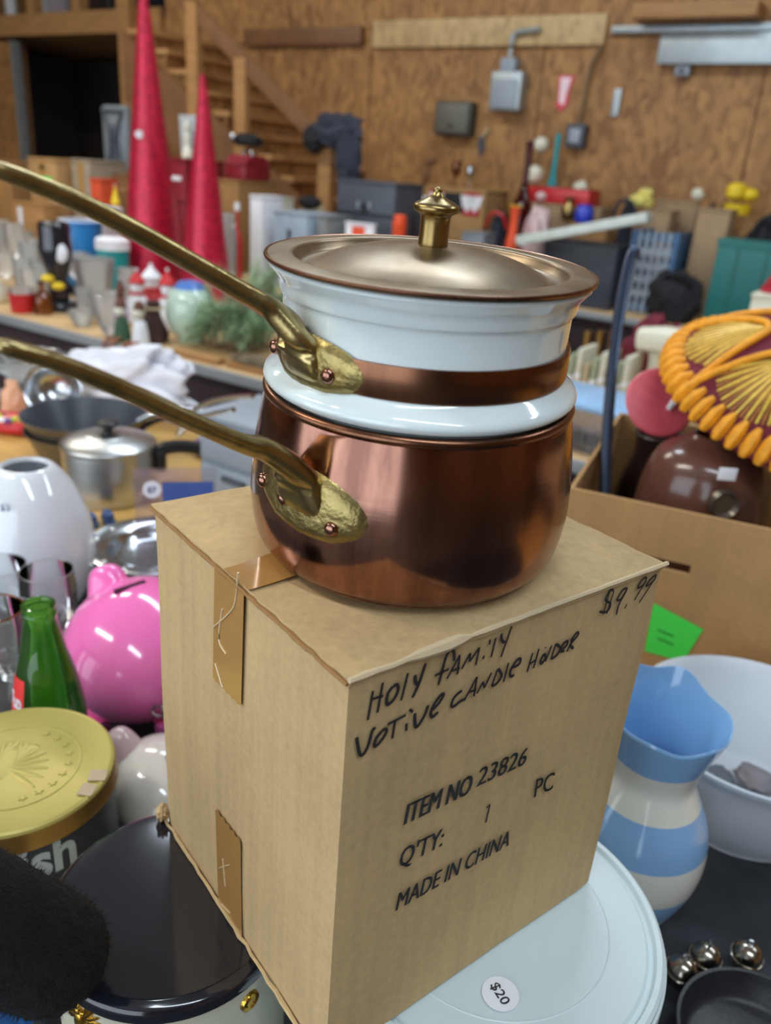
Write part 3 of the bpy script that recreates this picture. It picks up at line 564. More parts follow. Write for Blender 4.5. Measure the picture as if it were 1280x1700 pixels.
# ================================================================== green bottle, pigs, glasses, vase
def simple(name, label, cat, loc, prof, m, r, h, seg=36, part='body', rot=0.0, group=None, mod=None):
    t = thing(name, label, cat, loc, rot, group); bm = B(); lathe(bm, prof, seg, (r, h), mod); obj(part, bm, m, t, smooth=50); return t
bl = thing('soda_bottle', 'green glass soda bottle with a red square label behind the gold tin', 'bottle', (-.2950, .603, .76), math.radians(-90)); HB = .222
bpr = [(0, 0), (.030, 0), (.032, .004), (.032, .098), (.0305, .120), (.0262, .148), (.0195, .176), (.0150, .200), (.0140, .209), (.0146, .210), (.0150, .213), (.0146, .2155), (.0140, .216), (.0142, .218), (.0142, .2215), (.0128, .2225), (.0112, .221), (.0112, .205), (.0170, .176), (.0290, .118), (.0300, .006), (0, .006)]
bm = B(); lathe(bm, sm(bpr[1:8], 4) + bpr[8:], 48); obj('glass_body', bm, GREENG, bl, smooth=50)
BZ0, BZ1 = TOP(Vector((-.295, .603, .76)), 1163), TOP(Vector((-.295, .603, .76)), 1108)
def brad(z): return .032 if z < .098 else .032 - .0015 * (z - .098) / .022 if z < .12 else .0305 - (z - .12) / .028 * .0043 if z < .148 else .0262 - (z - .148) / .028 * .0067 if z < .176 else .0195 - (z - .176) / .024 * .0045
def lab(az0, az1, z0, z1, m, name):
    bm = B(); g = []
    for i in range(9):
        a = az0 + (az1 - az0) * i / 8
        row = []
        for z in (z0, z0 + (z1 - z0) * .5, z1):
            r = brad(z) + .0003
            row.append(bm.verts.new(radial(a, r + .0004, z)))
        g.append(row)
    for A, C in zip(g, g[1:]):
        for k in (0, 1): bm.faces.new([A[k], C[k], C[k + 1], A[k + 1]])
    return obj(name, bm, m, bl)
lab(math.radians(-66), math.radians(-20), BZ0, BZ1, mat('red_label', rgb(226, 54, 50), .4), 'red_label')
for s, az, z, h, aw in (('7up', -42, BZ0 + .008, .014, .62), ('Pure', -32, BZ0 - .013, .009, .62)):
    bm = text_bm(s, .02); a0 = math.radians(az)
    for v in bm.verts:
        zz = z + v.co.y * h; a = a0 + (v.co.x - .5) * aw; r = brad(zz) + .0012; v.co = radial(a, r, zz)
    obj('label_text', bm, PAPERW, bl)
pg = thing('piggy_bank', 'glossy pink piggy bank with a coin slot beside the cardboard box', 'piggy bank', (-.2560, .745, .76), math.radians(4)); pg.scale = (1.22, 1.22, 1.22)
bm = B(); g = bmesh.ops.create_icosphere(bm, subdivisions=4, radius=1)
for v in g['verts']:
    d = v.co; k = 1.0 + .05 * d.y; v.co = Vector((d.x * .068 * k, d.y * .078, d.z * .060 * (1 + .06 * d.y) + .072))
obj('pig_body', bm, PINK, pg, smooth=80)
for sx, yy in ((-1, .050), (1, .050)):
    bm = B(); lathe(bm, sm([(0, .020), (.009, .0185), (.0155, .012), (.019, .002), (.023, -.012), (.023, -.018)], 4), 24); o = obj('pig_ear', bm, PINK, pg, (sx * .036, yy - .012, .114), (math.radians(-18), math.radians(sx * 18), 0)); o.scale = (1, .75, 1)
for sx in (-1, 1):
    for sy in (-1, 1): bm = B(); lathe(bm, [(0, 0), (.013, 0), (.015, .004), (.018, .03), (0, .03)], 20); obj('pig_foot', bm, PINK, pg, (sx * .036, sy * .040, 0))
bm = B(); box(bm, -.0019, .0019, -.0145, .0145, -.004, .0012); obj('coin_slot', bm, mat('dark_slot', rgb(60, 16, 40), .8), pg, (-.008, .006, .1317), (0, 0, math.radians(-46)))
bm = B(); lathe(bm, [(0, .012), (.014, .011), (.019, .006), (.020, 0), (0, 0)], 24); obj('pig_snout', bm, PINK, pg, (0, .072, .072), (math.radians(-90), 0, 0))
bm = B(); tube(bm, [Vector((.010 * math.cos(k * math.pi / 8), 0, .010 * math.sin(k * math.pi / 8) * .6)) for k in range(16)], .0009, 6, True); tube(bm, [Vector((0, .006 * math.cos(k * math.pi / 8), .008 * math.sin(k * math.pi / 8))) for k in range(16)], .0009, 6, True); obj('wire_charm', bm, STEEL, pg, (.036, -.075, .062))
wp = thing('piggy_bank', 'white ceramic piggy bank with a coin slot behind the canister', 'piggy bank', (-.186, .580, .76), math.radians(24))
WPM = mat('white_pig_glaze', rgb(214, 206, 198), .14, 0, .05, 5, coat=.5)
bm = B(); g = bmesh.ops.create_icosphere(bm, subdivisions=4, radius=1)
for v in g['verts']: d = v.co; v.co = Vector((d.x * .046, d.y * .058, d.z * .042 + .050))
obj('pig_body', bm, WPM, wp, smooth=80)
for sx in (-1, 1):
    bm = B(); lathe(bm, sm([(0, .020), (.008, .018), (.013, .010), (.016, -.004), (.016, -.008)], 4), 20); obj('pig_ear', bm, mat('mauve_ear', rgb(196, 170, 172), .2, coat=.4), wp, (sx * .030, .030, .080), (math.radians(-10), math.radians(sx * 24), 0))
    for sy in (-1, 1): bm = B(); lathe(bm, [(0, 0), (.010, 0), (.012, .004), (.014, .022), (0, .022)], 16); obj('pig_foot', bm, WPM, wp, (sx * .026, sy * .030, 0))
bm = B(); box(bm, -.0014, .0014, -.009, .009, -.003, .0008); obj('coin_slot', bm, MATS['dark_slot'], wp, (.004, -.016, .0908), (math.radians(14), 0, math.radians(0)))
bm = B(); ball(bm, (0, 0, 0), .0026, 2); obj('pig_eye', bm, BLACKP, wp, (-.030, -.028, .066))
WINE = [(.55, 0), (.62, .01), (.30, .03), (.09, .06), (.07, .30), (.10, .36), (.45, .42), (.78, .52), (.95, .68), (.98, .85), (.92, 1.0)]
TUMB = [(0, 0), (.78, 0), (.80, .02), (1, 1), (.96, 1), (.77, .06), (0, .06)]
for i, (x, y, h, r, lb) in enumerate([(-.374, .792, .150, .031, 'clear wine glass between the white vase and pink pig'), (-.3830, .715, .143, .028, 'clear wine glass just behind the green soda bottle'), (-.452, .835, .128, .034, 'clear wine glass in front of the white vase')]):
    simple('wine_glass', lb, 'glass', (x, y, .76), sm(WINE, 3), CLEARN, r, h, 40, 'glass_bowl', group='clear wine glasses'); bm = B(); tube(bm, [radial(2 * math.pi * k / 40, r * .92, h) for k in range(40)], .0006, 6, True); obj('glass_rim', bm, CLEAR, bpy.context.scene.objects[-1].parent if False else [o for o in COL.objects if o.get('label') == lb][0])
g2 = DEP(-14, 1030, .74); simple('amber_goblet', 'clear goblet with an amber tinted rim beside the green bottle', 'glass', (g2.x, g2.y, .76), sm(WINE, 3), CLEARN, .030, g2.z - .76 + .012, 40, 'glass_bowl')
bm = B(); tube(bm, [radial(2 * math.pi * k / 40, .030 * .92, g2.z - .76 + .012) for k in range(40)], .0009, 6, True); obj('amber_rim', bm, AMBER, bpy.data.objects['amber_goblet'])
vz = thing('ceramic_vase', 'tall glossy white egg shaped vase with an open mouth', 'vase', (-.478, .985, .76))
HV = TOP(Vector((-.478, .985, .76)), 772)
bm = B(); lathe(bm, sm([(0, 0), (.050, 0), (.062, .01), (.076, .06), (.080, .10), (.074, .15), (.060, .195), (.042, .228), (.0335, .238)], 4) + [(.030, .2385), (.028, .233), (.036, .222), (.060, .18), (.07, .1), (.05, .008), (0, .008)], 64, (1, HV / .238)); obj('vase_body', bm, WHITEC, vz, smooth=60)
ringtext(vz, '$3', math.radians(-92), .0585 + .004, HV * .80, .009, .20, mat('blue_pen', rgb(60, 74, 130), .6), 'price_mark', .0)
# ================================================================== cookware on the wooden table
c = P(262, 925, .762); sd = thing('steel_dish', 'stainless steel dish with a wide flat rim behind the box', 'dish', (c.x, c.y, .76))
bm = B(); lathe(bm, sm([(0, .004), (.055, .005), (.066, .010), (.073, .022)], 4) + [(.076, .0245), (.105, .0275), (.107, .0265), (.105, .025), (.078, .022), (.068, .006), (.056, 0), (0, 0)], 64); obj('dish_body', bm, STEEL, sd, smooth=50)
for k in range(14): a = 2 * math.pi * k / 14; bm = B(); ball(bm, (0, 0, 0), .004, 1, (1, 1, .5)); obj('rim_stud', bm, STEEL, sd, radial(a, .092, .0262))
c = P(292, 985, .76); cs = thing('plastic_sleeve', 'clear plastic sign holder with a round price dot and blue print', 'sign holder', (c.x, c.y, .76), math.radians(14)); hh = TOP(c, 786)
bm = B(); box(bm, -.052, .060, -.001, .001, .010, hh); sl = obj('clear_panel', bm, CLEARP, cs, None, (math.radians(-8), 0, 0))
bm = B(); box(bm, -.055, .063, -.006, .024, 0, .010, .002); obj('holder_foot', bm, CLEARP, cs)
bm = B(); box(bm, -.014, .056, -.0018, -.0012, hh - .052, hh - .020); obj('blue_card', bm, mat('blue_print', rgb(64, 92, 160), .5), sl)
bm = B(); lathe(bm, [(0, .0004), (.0125, .0004), (.0125, 0), (0, 0)], 28); st = obj('price_sticker', bm, PAPERW, sl, (-.028, -.0020, hh - .030), (math.radians(90), 0, 0))
bm = text_bm('$7', .02)
for v in bm.verts: v.co = Vector(((v.co.x - .5) * .012, (v.co.y - .5) * .008, .0006))
obj('price_text', bm, mat('blue_pen', rgb(60, 74, 130), .6), sl, (-.028, -.0026, hh - .030), (math.radians(90), 0, 0))
ap = thing('aluminium_pot', 'lidded aluminium saucepot with a black knob on the wooden table', 'pot', P(186, 820, .76), math.radians(8)); AR = .082; AH = .098
bm = B(); lathe(bm, sm([(0, 0), (.070, 0), (.079, .008), (.082, .03), (.082, .080), (.0815, .096)], 4) + [(.078, .096), (.078, .010), (0, .006)], 64); obj('pot_body', bm, ALU, ap, smooth=50)
bm = B(); lathe(bm, sm([(.083, .094), (.084, .099), (.081, .104), (.060, .112), (.035, .117), (.033, .1185), (0, .120)], 3) + [(0, .116), (.07, .103), (.081, .094)], 64); obj('pot_lid', bm, ALU, ap, smooth=50)
bm = B(); lathe(bm, sm([(.009, .118), (.008, .124), (.014, .130), (.019, .134), (.018, .140), (0, .143)], 3), 24); obj('lid_knob', bm, BLACKP, ap)
bm = B(); tube(bm, sm([(.080, .0, .082), (.100, .004, .092), (.130, .010, .094), (.165, .016, .088)], 4), [(.010, .012)] * 13, 10, flat=.7); obj('pot_handle', bm, BLACKP, ap)
bm = B(); box(bm, .083, .100, -.012, .012, .050, .090, .003); obj('handle_bracket', bm, BLACKP, ap)
sk0 = P(142, 792, .76)
for j, (z, lb) in enumerate(((.0, 'bronze anodised frying pan at the bottom of the stacked pair'), (.030, 'dark nonstick frying pan on top of the stacked pair'))):
    s = thing('frying_pan', lb, 'frying pan', (sk0.x - .035, sk0.y + .108, .76 + z), math.radians(6)); k = 1.04 if j == 0 else 1.08
    bm = B(); lathe(bm, [(0, 0), (.080 * k, 0), (.086 * k, .003), (.104 * k, .046), (.114 * k, .064), (.112 * k, .0642)], 64); obj('pan_body', bm, ANOD, s)
    bm = B(); lathe(bm, [(.1138 * k, .0643), (.1105 * k, .0640), (.102 * k, .048), (.082 * k, .0052), (0, .0046)], 64); obj('pan_lining', bm, NONSTICK, s)
    bm = B(); tube(bm, sm([(.108, .002, .056), (.140, .004, .072), (.200, .008, .086), (.250, .010, .084)], 4), [(.011, .007)] * 13, 10, flat=.7); obj('pan_handle', bm, STEEL if j else BLACKP, s, None, rz(math.radians(20 - 26 * j)))
ld = P(90, 700, .76); ld = TV(92, 1.115); lb_ = thing('mixing_bowl', 'shiny steel mixing bowl tipped on edge behind the frying pans', 'bowl', (ld.x, ld.y, .76 + .064), (math.radians(68), math.radians(12), math.radians(10)))
bm = B(); lathe(bm, sm([(0, -.05), (.030, -.046), (.052, -.026), (.060, .0)], 5) + [(.064, .001), (.064, .0), (.058, -.003), (.05, -.026), (.028, -.044), (0, -.048)], 48); obj('bowl_body', bm, STEEL, lb_, smooth=60)
# white bag
c = TV(190, 1.25); bg_ = thing('plastic_bag', 'crumpled white plastic carrier bag with tied loop handles', 'bag', (c.x, c.y, .76), -ANG * .7)
BAGM = mat('white_bag_film', rgb(224, 226, 236), .35, 0, .04, 10, .3, 20)
bm = B(); blob(bm, .225, .048, .068, .42, 1.9, 4, 5, .28)
for v in bm.verts: v.co.z *= 1 + .35 * (v.co.x / .23)
o = obj('bag_body', bm, BAGM, bg_, (-.02, 0, 0), smooth=80); o.scale = (1, 1, 1.25)
bm = B(); tube(bm, sm([(.06, 0, .085), (.10, -.01, .125), (.16, .0, .128), (.185, .01, .108), (.15, .02, .098)], 4), [(.018, .007)] * 17, 8); obj('bag_handle', bm, BAGM, bg_)
bm = B(); tube(bm, sm([(.08, -.02, .070), (.14, -.035, .085), (.20, -.03, .070), (.235, -.01, .03)], 4), [(.022, .008)] * 13, 8); obj('bag_handle', bm, BAGM, bg_)
c = TV(45, 1.24); cd = simple('glass_cake_plate', 'pressed clear glass cake dish with a scalloped rim', 'dish', (c.x, c.y, .76), [(.5, 0), (.45, .15), (.55, .4), (.85, .6), (1, 1), (.97, 1), (.8, .68), (.3, .5), (0, .5)], CLEAR, .105, .075, 60, 'dish_body', mod=lambda r, z, a, i: (r * (1 + (.05 * math.cos(12 * a) if i > 3 else 0)), z))
# candy bags at the left edge
for px, v, w, h, m, lb in [(28, .985, .075, .040, RED, 'red candy bag printed with bright sweets by the frying pans'), (-26, 1.06, .05, .055, mat('silver_wrap', rgb(176, 170, 190), .3, .3), 'silver and violet snack packet behind the peach packet'), (26, 1.03, .026, .085, PEACH, 'tall peach coloured packet beside the frying pans')]:
    c = TV(px, v); t = thing('snack_packet', lb, 'packet', (c.x, c.y, .76), random.uniform(-.4, .4))
    bm = B(); blob(bm, w, w * .5, h * .55, .18, 2.2, px, 4, .15); obj('packet_body', bm, m, t, smooth=80)
    bm = B(); box(bm, -w * .5, w * .5, -.002, .002, h * .86, h * 1.12, .001); obj('crimped_seal', bm, m, t)
    if m is RED:
        for k in range(16):
            a = k * 2.4; bm = B(); ball(bm, (0, 0, 0), .009, 2, (1, 1, .6)); obj('sweet_print', bm, (YELLOW, mat('lime_sweet', rgb(160, 200, 40), .4), PURPLE, PAPERW)[k % 4], t, (w * .55 * math.cos(a) * (.3 + .7 * (k % 5) / 5), -w * .2 + .25 * w * math.sin(a), h * .88))
# grey drawer bin and things near it
c = TV(412, 1.06); gb = thing('drawer_bin', 'grey plastic two tier drawer bin behind the copper saucepan', 'bin', (c.x + .03, c.y, .76), -ANG); 
bm = B(); box(bm, -.085, .10, -.08, .08, 0, .155, .006); obj('bin_shell', bm, GREYM, gb)
for z in (.012, .085): bm = B(); box(bm, -.077, .092, -.088, -.0805, z, z + .062, .003); d = obj('drawer', bm, GREYM, gb); bm = B(); box(bm, -.02, .035, -.094, -.0885, z + .04, z + .05, .002); obj('drawer_pull', bm, DARKG, d)
bm = B(); box(bm, -.09, .105, -.085, .085, .1555, .168, .004); obj('bin_top', bm, GREYM, gb)
q0 = VV(300, 722, .915); tg = thing('kitchen_tongs', 'chrome kitchen tongs with two curved arms lying beside the frying pans', 'tongs', (q0.x, q0.y, .76))
for pts, v in (([(296, 722), (312, 690), (342, 670), (380, 660), (420, 657)], .93), ([(296, 722), (318, 700), (350, 688), (388, 680)], .90)):
    bm = B(); tube(bm, [VV(x, y, v) - tg.location for x, y in sm(pts, 4)], (.006, .004), 8); obj('tong_arm', bm, STEEL, tg)
bm = B(); box(bm, -.018, .018, -.03, .03, .001, .016, .004); obj('tong_hinge', bm, STEEL, tg)
c = TV(352, 1.17); t = thing('purple_package', 'small purple package beside the grey drawer bin', 'package', (c.x, c.y, .76), -.3); bm = B(); blob(bm, .045, .03, .022, .12, 2, 2, 3, .2); obj('package_body', bm, PURPLE, t); bm = B(); box(bm, -.03, .03, -.001, .001, .03, .048, .0005); obj('hang_tab', bm, PAPERW, t)
for i, (px, py) in enumerate(((158, 872), (172, 868))):
    c = P(px - 6 + 14 * i, py, .76); t = thing('blue_clothespin', ('dark blue plastic clip nearest the white vase', 'dark blue plastic clip nearest the aluminium pot')[i], 'clip', c, .6, 'blue clips by the aluminium pot'); bm = B(); box(bm, -.008, .008, -.02, .02, 0, .012, .003); obj('clip_jaw', bm, mat('navy_plastic', rgb(52, 78, 128), .45), t); bm = B(); box(bm, -.007, .007, -.018, .012, .0125, .022, .003); obj('clip_jaw', bm, MATS['navy_plastic'], t)
# ================================================================== right side of the black cloth
pc = thing('striped_pitcher', 'blue and white striped ceramic pitcher with a fluted blue mouth', 'pitcher', (.2400, .5440, .76)); pc.scale = (.90, .90, 1.16); HPI = .178
STR = stripes('pitcher_stripes', [(0, rgb(226, 226, 216)), (.09, rgb(136, 180, 226)), (.22, rgb(226, 226, 216)), (.40, rgb(136, 180, 226)), (.58, rgb(226, 226, 216)), (.78, rgb(136, 180, 226))], HPI)
def fl(r, z, a, i):
    k = max(0, (z - .118) / .06); return r * (1 + .03 * k * math.cos(6 * a) + .10 * k * max(0, math.cos(a + .15)) ** 6), z - .008 * k * max(0, math.cos(a + .15)) ** 4 + .002 * k * math.cos(6 * a) + .16 * k * r * math.sin(a)
bm = B(); lathe(bm, sm([(0, 0), (.040, 0), (.050, .008), (.062, .035), (.0655, .060), (.060, .085), (.046, .108), (.0395, .122), (.0415, .138), (.0475, .158), (.0535, .176)], 5), 72, mod=fl); pb = obj('pitcher_body', bm, STR, pc, smooth=70)
bm = B(); lathe(bm, sm([(.0535, .176), (.0525, .178), (.051, .1755), (.0445, .158), (.039, .138), (.0365, .122), (.042, .106), (.055, .084), (.06, .05), (.04, .006), (0, .005)], 5), 72, mod=fl); obj('pitcher_lining', bm, LBLUE, pc, smooth=70)
bm = B(); tube(bm, sm([(-.046, 0, .150), (-.078, .0, .152), (-.094, 0, .120), (-.085, 0, .080), (-.062, 0, .058)], 5), (.006, .009), 10); obj('pitcher_handle', bm, STR, pc)
bs = thing('plastic_basin', 'translucent white plastic basin holding odds and ends', 'basin', (.3910, .6720, .76)); BS = mat('frosted_white_plastic', rgb(206, 214, 224), .4, 0, .04, 8)
bm = B(); lathe(bm, sm([(0, .0), (.070, .0), (.080, .006), (.098, .05), (.111, .094)], 4) + [(.113, .096), (.119, .103), (.1195, .107), (.1175, .108), (.112, .103), (.108, .094), (.095, .05), (.078, .009), (0, .005)], 80); obj('basin_body', bm, BS, bs, smooth=50)
for i, (dx, dy, s, m, lb) in enumerate([(-.004, -.044, .020, PAPERW, 'white foam block lying in the basin'), (.040, -.030, .016, IVORY, 'ivory foam cube lying in the basin'), (-.020, .012, .024, DARKG, 'grey knotted pouch lying in the basin'), (.026, .022, .022, mat('grey_pouch', rgb(120, 116, 120), .7), 'light grey wadded cloth lying in the basin')]):
    t = thing('foam_block' if i < 2 else 'cloth_pouch', lb, 'foam' if i < 2 else 'pouch', (.391 + dx, .672 + dy, .7690), i * .7)
    bm = B()
    if i < 2: box(bm, -s, s, -s * .7, s * .7, 0, s * 1.1, s * .25)
    else: blob(bm, s, s * .8, s * .5, .3, 2, i, 3, .3)
    obj('block' if i < 2 else 'wad', bm, m, t)
    if i < 2: bm = B(); box(bm, -s * .5, s * .5, -s * .3, s * .3, s * 1.1, s * 1.22, .001); obj('raised_pad', bm, m, t)
BELL = ('jingle bell touching the side of the white pail by the skillet', 'jingle bell with a wide dark slit between two others', 'jingle bell standing apart behind the black skillet', 'half hidden jingle bell wedged between pail and skillet')
for i, (px, py) in enumerate(((1127, 1622), (1166, 1600), (1234, 1598))):
    c = P(px, py + 6, .76); t = thing('jingle_bell', BELL[i], 'bell', (c.x, c.y, .76), i * 1.3, 'jingle bells by the black skillet')
    bm = B(); ball(bm, (0, 0, .0125), .0125, 3); obj('bell_body', bm, mat('tarnished_silver', rgb(178, 170, 158), .2, 1, .25, 60), t, smooth=80); bm = B(); tube(bm, [radial(2 * math.pi * k / 20, .0128, .0125) for k in range(20)], .0008, 6, True); obj('bell_seam', bm, MATS['tarnished_silver'], t)
    bm = B(); tube(bm, [(.003 * math.cos(k * .785), 0, .0272 + .003 * math.sin(k * .785)) for k in range(8)], .0008, 6, True); obj('bell_loop', bm, STEEL, t); bm = B(); box(bm, -.006, .006, -.0127, -.010, .0105, .0125); obj('bell_slit', bm, BLACKP, t)
sk = thing('black_skillet', 'small round black skillet beside the white pail', 'skillet', (.302, .393, .76), math.radians(-60))
bm = B(); lathe(bm, sm([(0, 0), (.050, 0), (.054, .003), (.0595, .026)], 4) + [(.061, .028), (.0605, .029), (.058, .0285), (.053, .008), (.048, .0045), (0, .004)], 64); obj('skillet_body', bm, mat('black_cast_iron', rgb(38, 38, 42), .42, 0, .2, 60, .2, 300), sk, smooth=50)
bm = B(); tube(bm, [(.058, 0, .024), (.09, 0, .028), (.14, 0, .030)], [(.009, .004), (.007, .004), (.010, .004)], 10); obj('skillet_handle', bm, MATS['black_cast_iron'], sk)
# ================================================================== open carton with jug, sombrero, cane
CA = math.radians(-22); CO = Vector((.2199, .9153, .76)); CM = Matrix.Rotation(CA, 4, 'Z')
def cpt(x, y, z=0.0): return CO + CM @ Vector((x, y, z))
ct = thing('open_carton', 'open brown cardboard carton with a hand hole and a green price card', 'carton', CO, CA); CW, CDp, CH, ctw = .56, .40, .25, .005
bm = B(); hq = [CM.inverted() @ (PL(x, y, CO, CM @ Vector((0, -1, 0))) - CO) for x, y in ((1078, 918), (1142, 962))]; hx0, hx1, hz0, hz1 = hq[0].x, hq[1].x, min(hq[0].z, hq[1].z) + .006, max(hq[0].z, hq[1].z) - .004
for (x0, x1, z0, z1) in ((0, CW, .0, hz0), (0, CW, hz1, CH), (0, hx0, hz0, hz1), (hx1, CW, hz0, hz1)): box(bm, x0, x1, 0, ctw, z0, z1)
obj('carton_front', bm, CARD2, ct)
for x in (0, CW - ctw): bm = B(); box(bm, x, x + ctw, ctw, CDp - ctw, 0, CH); obj('carton_side', bm, CARD2, ct)
bm = B(); box(bm, 0, CW, CDp - ctw, CDp, 0, CH); obj('carton_back', bm, CARD2, ct)
bm = B(); box(bm, ctw, CW - ctw, ctw, CDp - ctw, .001, .006); obj('carton_bottom', bm, CARD2, ct)
bm = B(); box(bm, -.0, .004, .01, CDp - .01, -.10, 0); obj('carton_flap', bm, CARDIN, ct, (-.002, 0, CH), (0, math.radians(-155), 0)) if False else bm.free()
bm = B(); n = CM @ Vector((0, -1, 0)); poly = [(1085, 1000), (1168, 1044), (1134, 1098), (1070, 1080)]
vs_ = [bm.verts.new(CM.inverted() @ (PL(x, y, CO, n) + n * .0015 - CO)) for x, y in poly]; bm.faces.new(vs_); gcard = obj('price_card', bm, GREENN, ct)
for k in range(2):
    a = CM.inverted() @ (PL(1092, 1044 + 14 * k, CO, n) + n * .002 - CO); b = CM.inverted() @ (PL(1118, 1055 + 14 * k, CO, n) + n * .002 - CO); bm = B(); tube(bm, [a, b], .0008, 5); obj('card_writing', bm, mat('dark_green_ink', rgb(30, 110, 44), .7), gcard)
jl = cpt(.150, .150, .0075); jg = thing('stoneware_jug', 'brown glazed stoneware jug with a white tag inside the open carton', 'jug', jl)
HJ = TOP(jl, 722); JR = .085; jtz = TOP(jl - Vector((0, JR, 0)), 788); jrz = TOP(jl - Vector((0, JR, 0)), 836)
bm = B(); lathe(bm, sm([(0, 0), (.80, 0), (.88, .03), (.98, .20), (1, .45), (.97, .72), (.80, .90), (.45, .97), (.34, 1.0)], 4) + [(.30, 1.0), (.3, .95), (.0, .93)], 64, (JR, HJ)); obj('jug_body', bm, BROWNJ, jg, smooth=60)
bm = B(); box(bm, -.011, .011, -.0012, 0, -.008, .008, .0005); obj('white_tag', bm, PAPERW, jg, (-.012, -JR * 1.005, jtz))
bm = B(); lathe(bm, [(0, .004), (.012, .004), (.016, .010), (.018, .0), (0, 0)], 28); obj('spigot_ring', bm, mat('dull_pewter', rgb(120, 112, 100), .3, .7), jg, (-.008, -JR * .990, jrz), (math.radians(90), 0, 0))
c = cpt(.335, .075, .0065); jr = simple('glass_jar', 'clear glass jar with a wire bail lid in the open carton', 'jar', c, [(0, 0), (.9, 0), (1, .05), (1, .75), (.8, .88), (.78, 1), (.7, 1), (.9, .74), (.9, .05), (0, .04)], CLEARP, .060, .225, 40, 'jar_body')
bm = B(); lathe(bm, [(0, .245), (.040, .243), (.048, .236), (.048, .2252), (0, .2252)], 32); obj('jar_lid', bm, BLUEG, jr); bm = B(); tube(bm, [(-.04, -.03, .236), (-.012, -.045, .250), (.02, -.04, .268), (.03, -.02, .285)], .005, 8); obj('wire_bail', bm, GALV, jr)
c = cpt(.075, .32, .012); vs2 = simple('shadow_vase', 'tall dark brown vase standing in for shadow in the open carton corner', 'vase', c, sm([(0, 0), (.8, 0), (1, .2), (1, .6), (.7, .85), (.75, 1)], 3) + [(.65, 1), (.6, .85), (0, .8)], mat('vase_shadow_brown', rgb(48, 34, 32), .3), .050, .235, 36, 'vase_body'); bm = B(); tube(bm, [radial(2 * math.pi * k / 24, .038, .235) for k in range(24)], .003, 6, True); obj('vase_lip', bm, MATS['vase_shadow_brown'], vs2)  # vase body stands in for the dark shadow beside the jug
# cane: dark steel bar standing in the carton
q = [DEP(x, y, d) for x, y, d in sm([(1052, 418, 1.225), (1044, 440, 1.22), (1030, 510, 1.20), (1018, 600, 1.17), (1008, 720, 1.13), (1002, 850, 1.08)], 4)]
cn = thing('metal_cane', 'slender blue grey metal bar standing upright in the open carton', 'bar', q[-1]); bm = B(); tube(bm, [p - q[-1] for p in q], [.0088] * 10 + [.0080] * (len(q) - 10), 12, flat=.8); obj('bar_shaft', bm, mat('blue_grey_steel', rgb(74, 86, 110), .25, .8, .1, 10), cn)
bm = B(); ball(bm, q[0] - q[-1], .0100, 2); obj('bar_tip', bm, MATS['blue_grey_steel'], cn)
# pink disc under the sombrero
c = DEP(1096, 668, 1.10); pd = thing('pink_disc', 'round coral pink plastic lid with a white tag under the sombrero', 'lid', c, (math.radians(58), math.radians(-6), math.radians(8)))
bm = B(); lathe(bm, [(0, .004), (.038, .004), (.046, .003), (.0485, 0), (.046, -.003), (0, -.003)], 48); obj('disc_body', bm, mat('coral_plastic', rgb(204, 84, 96), .4), pd)
bm = B(); tube(bm, [(.006, -.012, .008), (.022, .004, .010), (.032, .016, .012)], [(.003, .003), (.006, .003), (.004, .003)], 8); obj('white_tag', bm, PAPERW, pd)
# sombrero
sc_ = DEP(1322, 660, 1.06); so = thing('sombrero', 'maroon velvet sombrero with gold embroidered fans and orange braid', 'hat', sc_, (math.radians(19), math.radians(9), math.radians(-8))); SR = .176
def dome(q): return .092 * (1 - q ** 2.4) + (.06 * max(0, 1 - (q / .42) ** 2) if q < .42 else 0)
bm = B(); lathe(bm, [(SR * k / 24, dome(k / 24)) for k in range(25)] + [(SR * 1.0, -.008)] + [(SR * k / 12 * .98, dome(k / 12) - .008) for k in range(11, -1, -1)], 72); obj('hat_felt', bm, MAROON, so, smooth=60)
def sop(q, a, off=.0): return Vector((SR * q * math.cos(a), SR * q * math.sin(a), dome(q) + off))
NF = 7
for k in range(NF):
    a0 = 2 * math.pi * k / NF + .42; w = math.pi / NF * .92
    bm = B(); bm2 = B()
    for j in range(21):
        t = -1 + 2 * j / 20; e = .90 - .10 * abs(t) ** 2.2
        pts = [sop(.46 + (e - .46) * s, a0 + t * w * (.10 + .90 * s ** .8), .0022 - .0006 * (1 - s)) for s in (0, .35, .7, 1)]
        tube(bm if j % 2 == 0 else bm2, pts, [.0016, .0020, .0022, .0017], 5)
    obj('embroidered_fan', bm2, mat('bronze_thread', rgb(170, 112, 50), .5, .1, .4, 90), so)
    obj('embroidered_fan', bm, GOLDTH, so)
    bm = B(); pts = [sop(.94 - .50 * (1 - abs(t) ** 3.2), a0 + math.pi / NF * t, .0045) for t in [-1 + 2 * j / 20 for j in range(21)]]; tube(bm, pts, .0048, 8); obj('orange_braid', bm, ORANGE, so)
for k in range(58):
    a = 2 * math.pi * k / 58; bm = B(); tube(bm, [sop(.90, a, .002), sop(.955, a, .006), sop(1.0, a, .001), Vector((SR * 1.012 * math.cos(a), SR * 1.012 * math.sin(a), -.008))], [.004, .0078, .0084, .005], 6); obj('edge_stitch', bm, ORANGE, so)
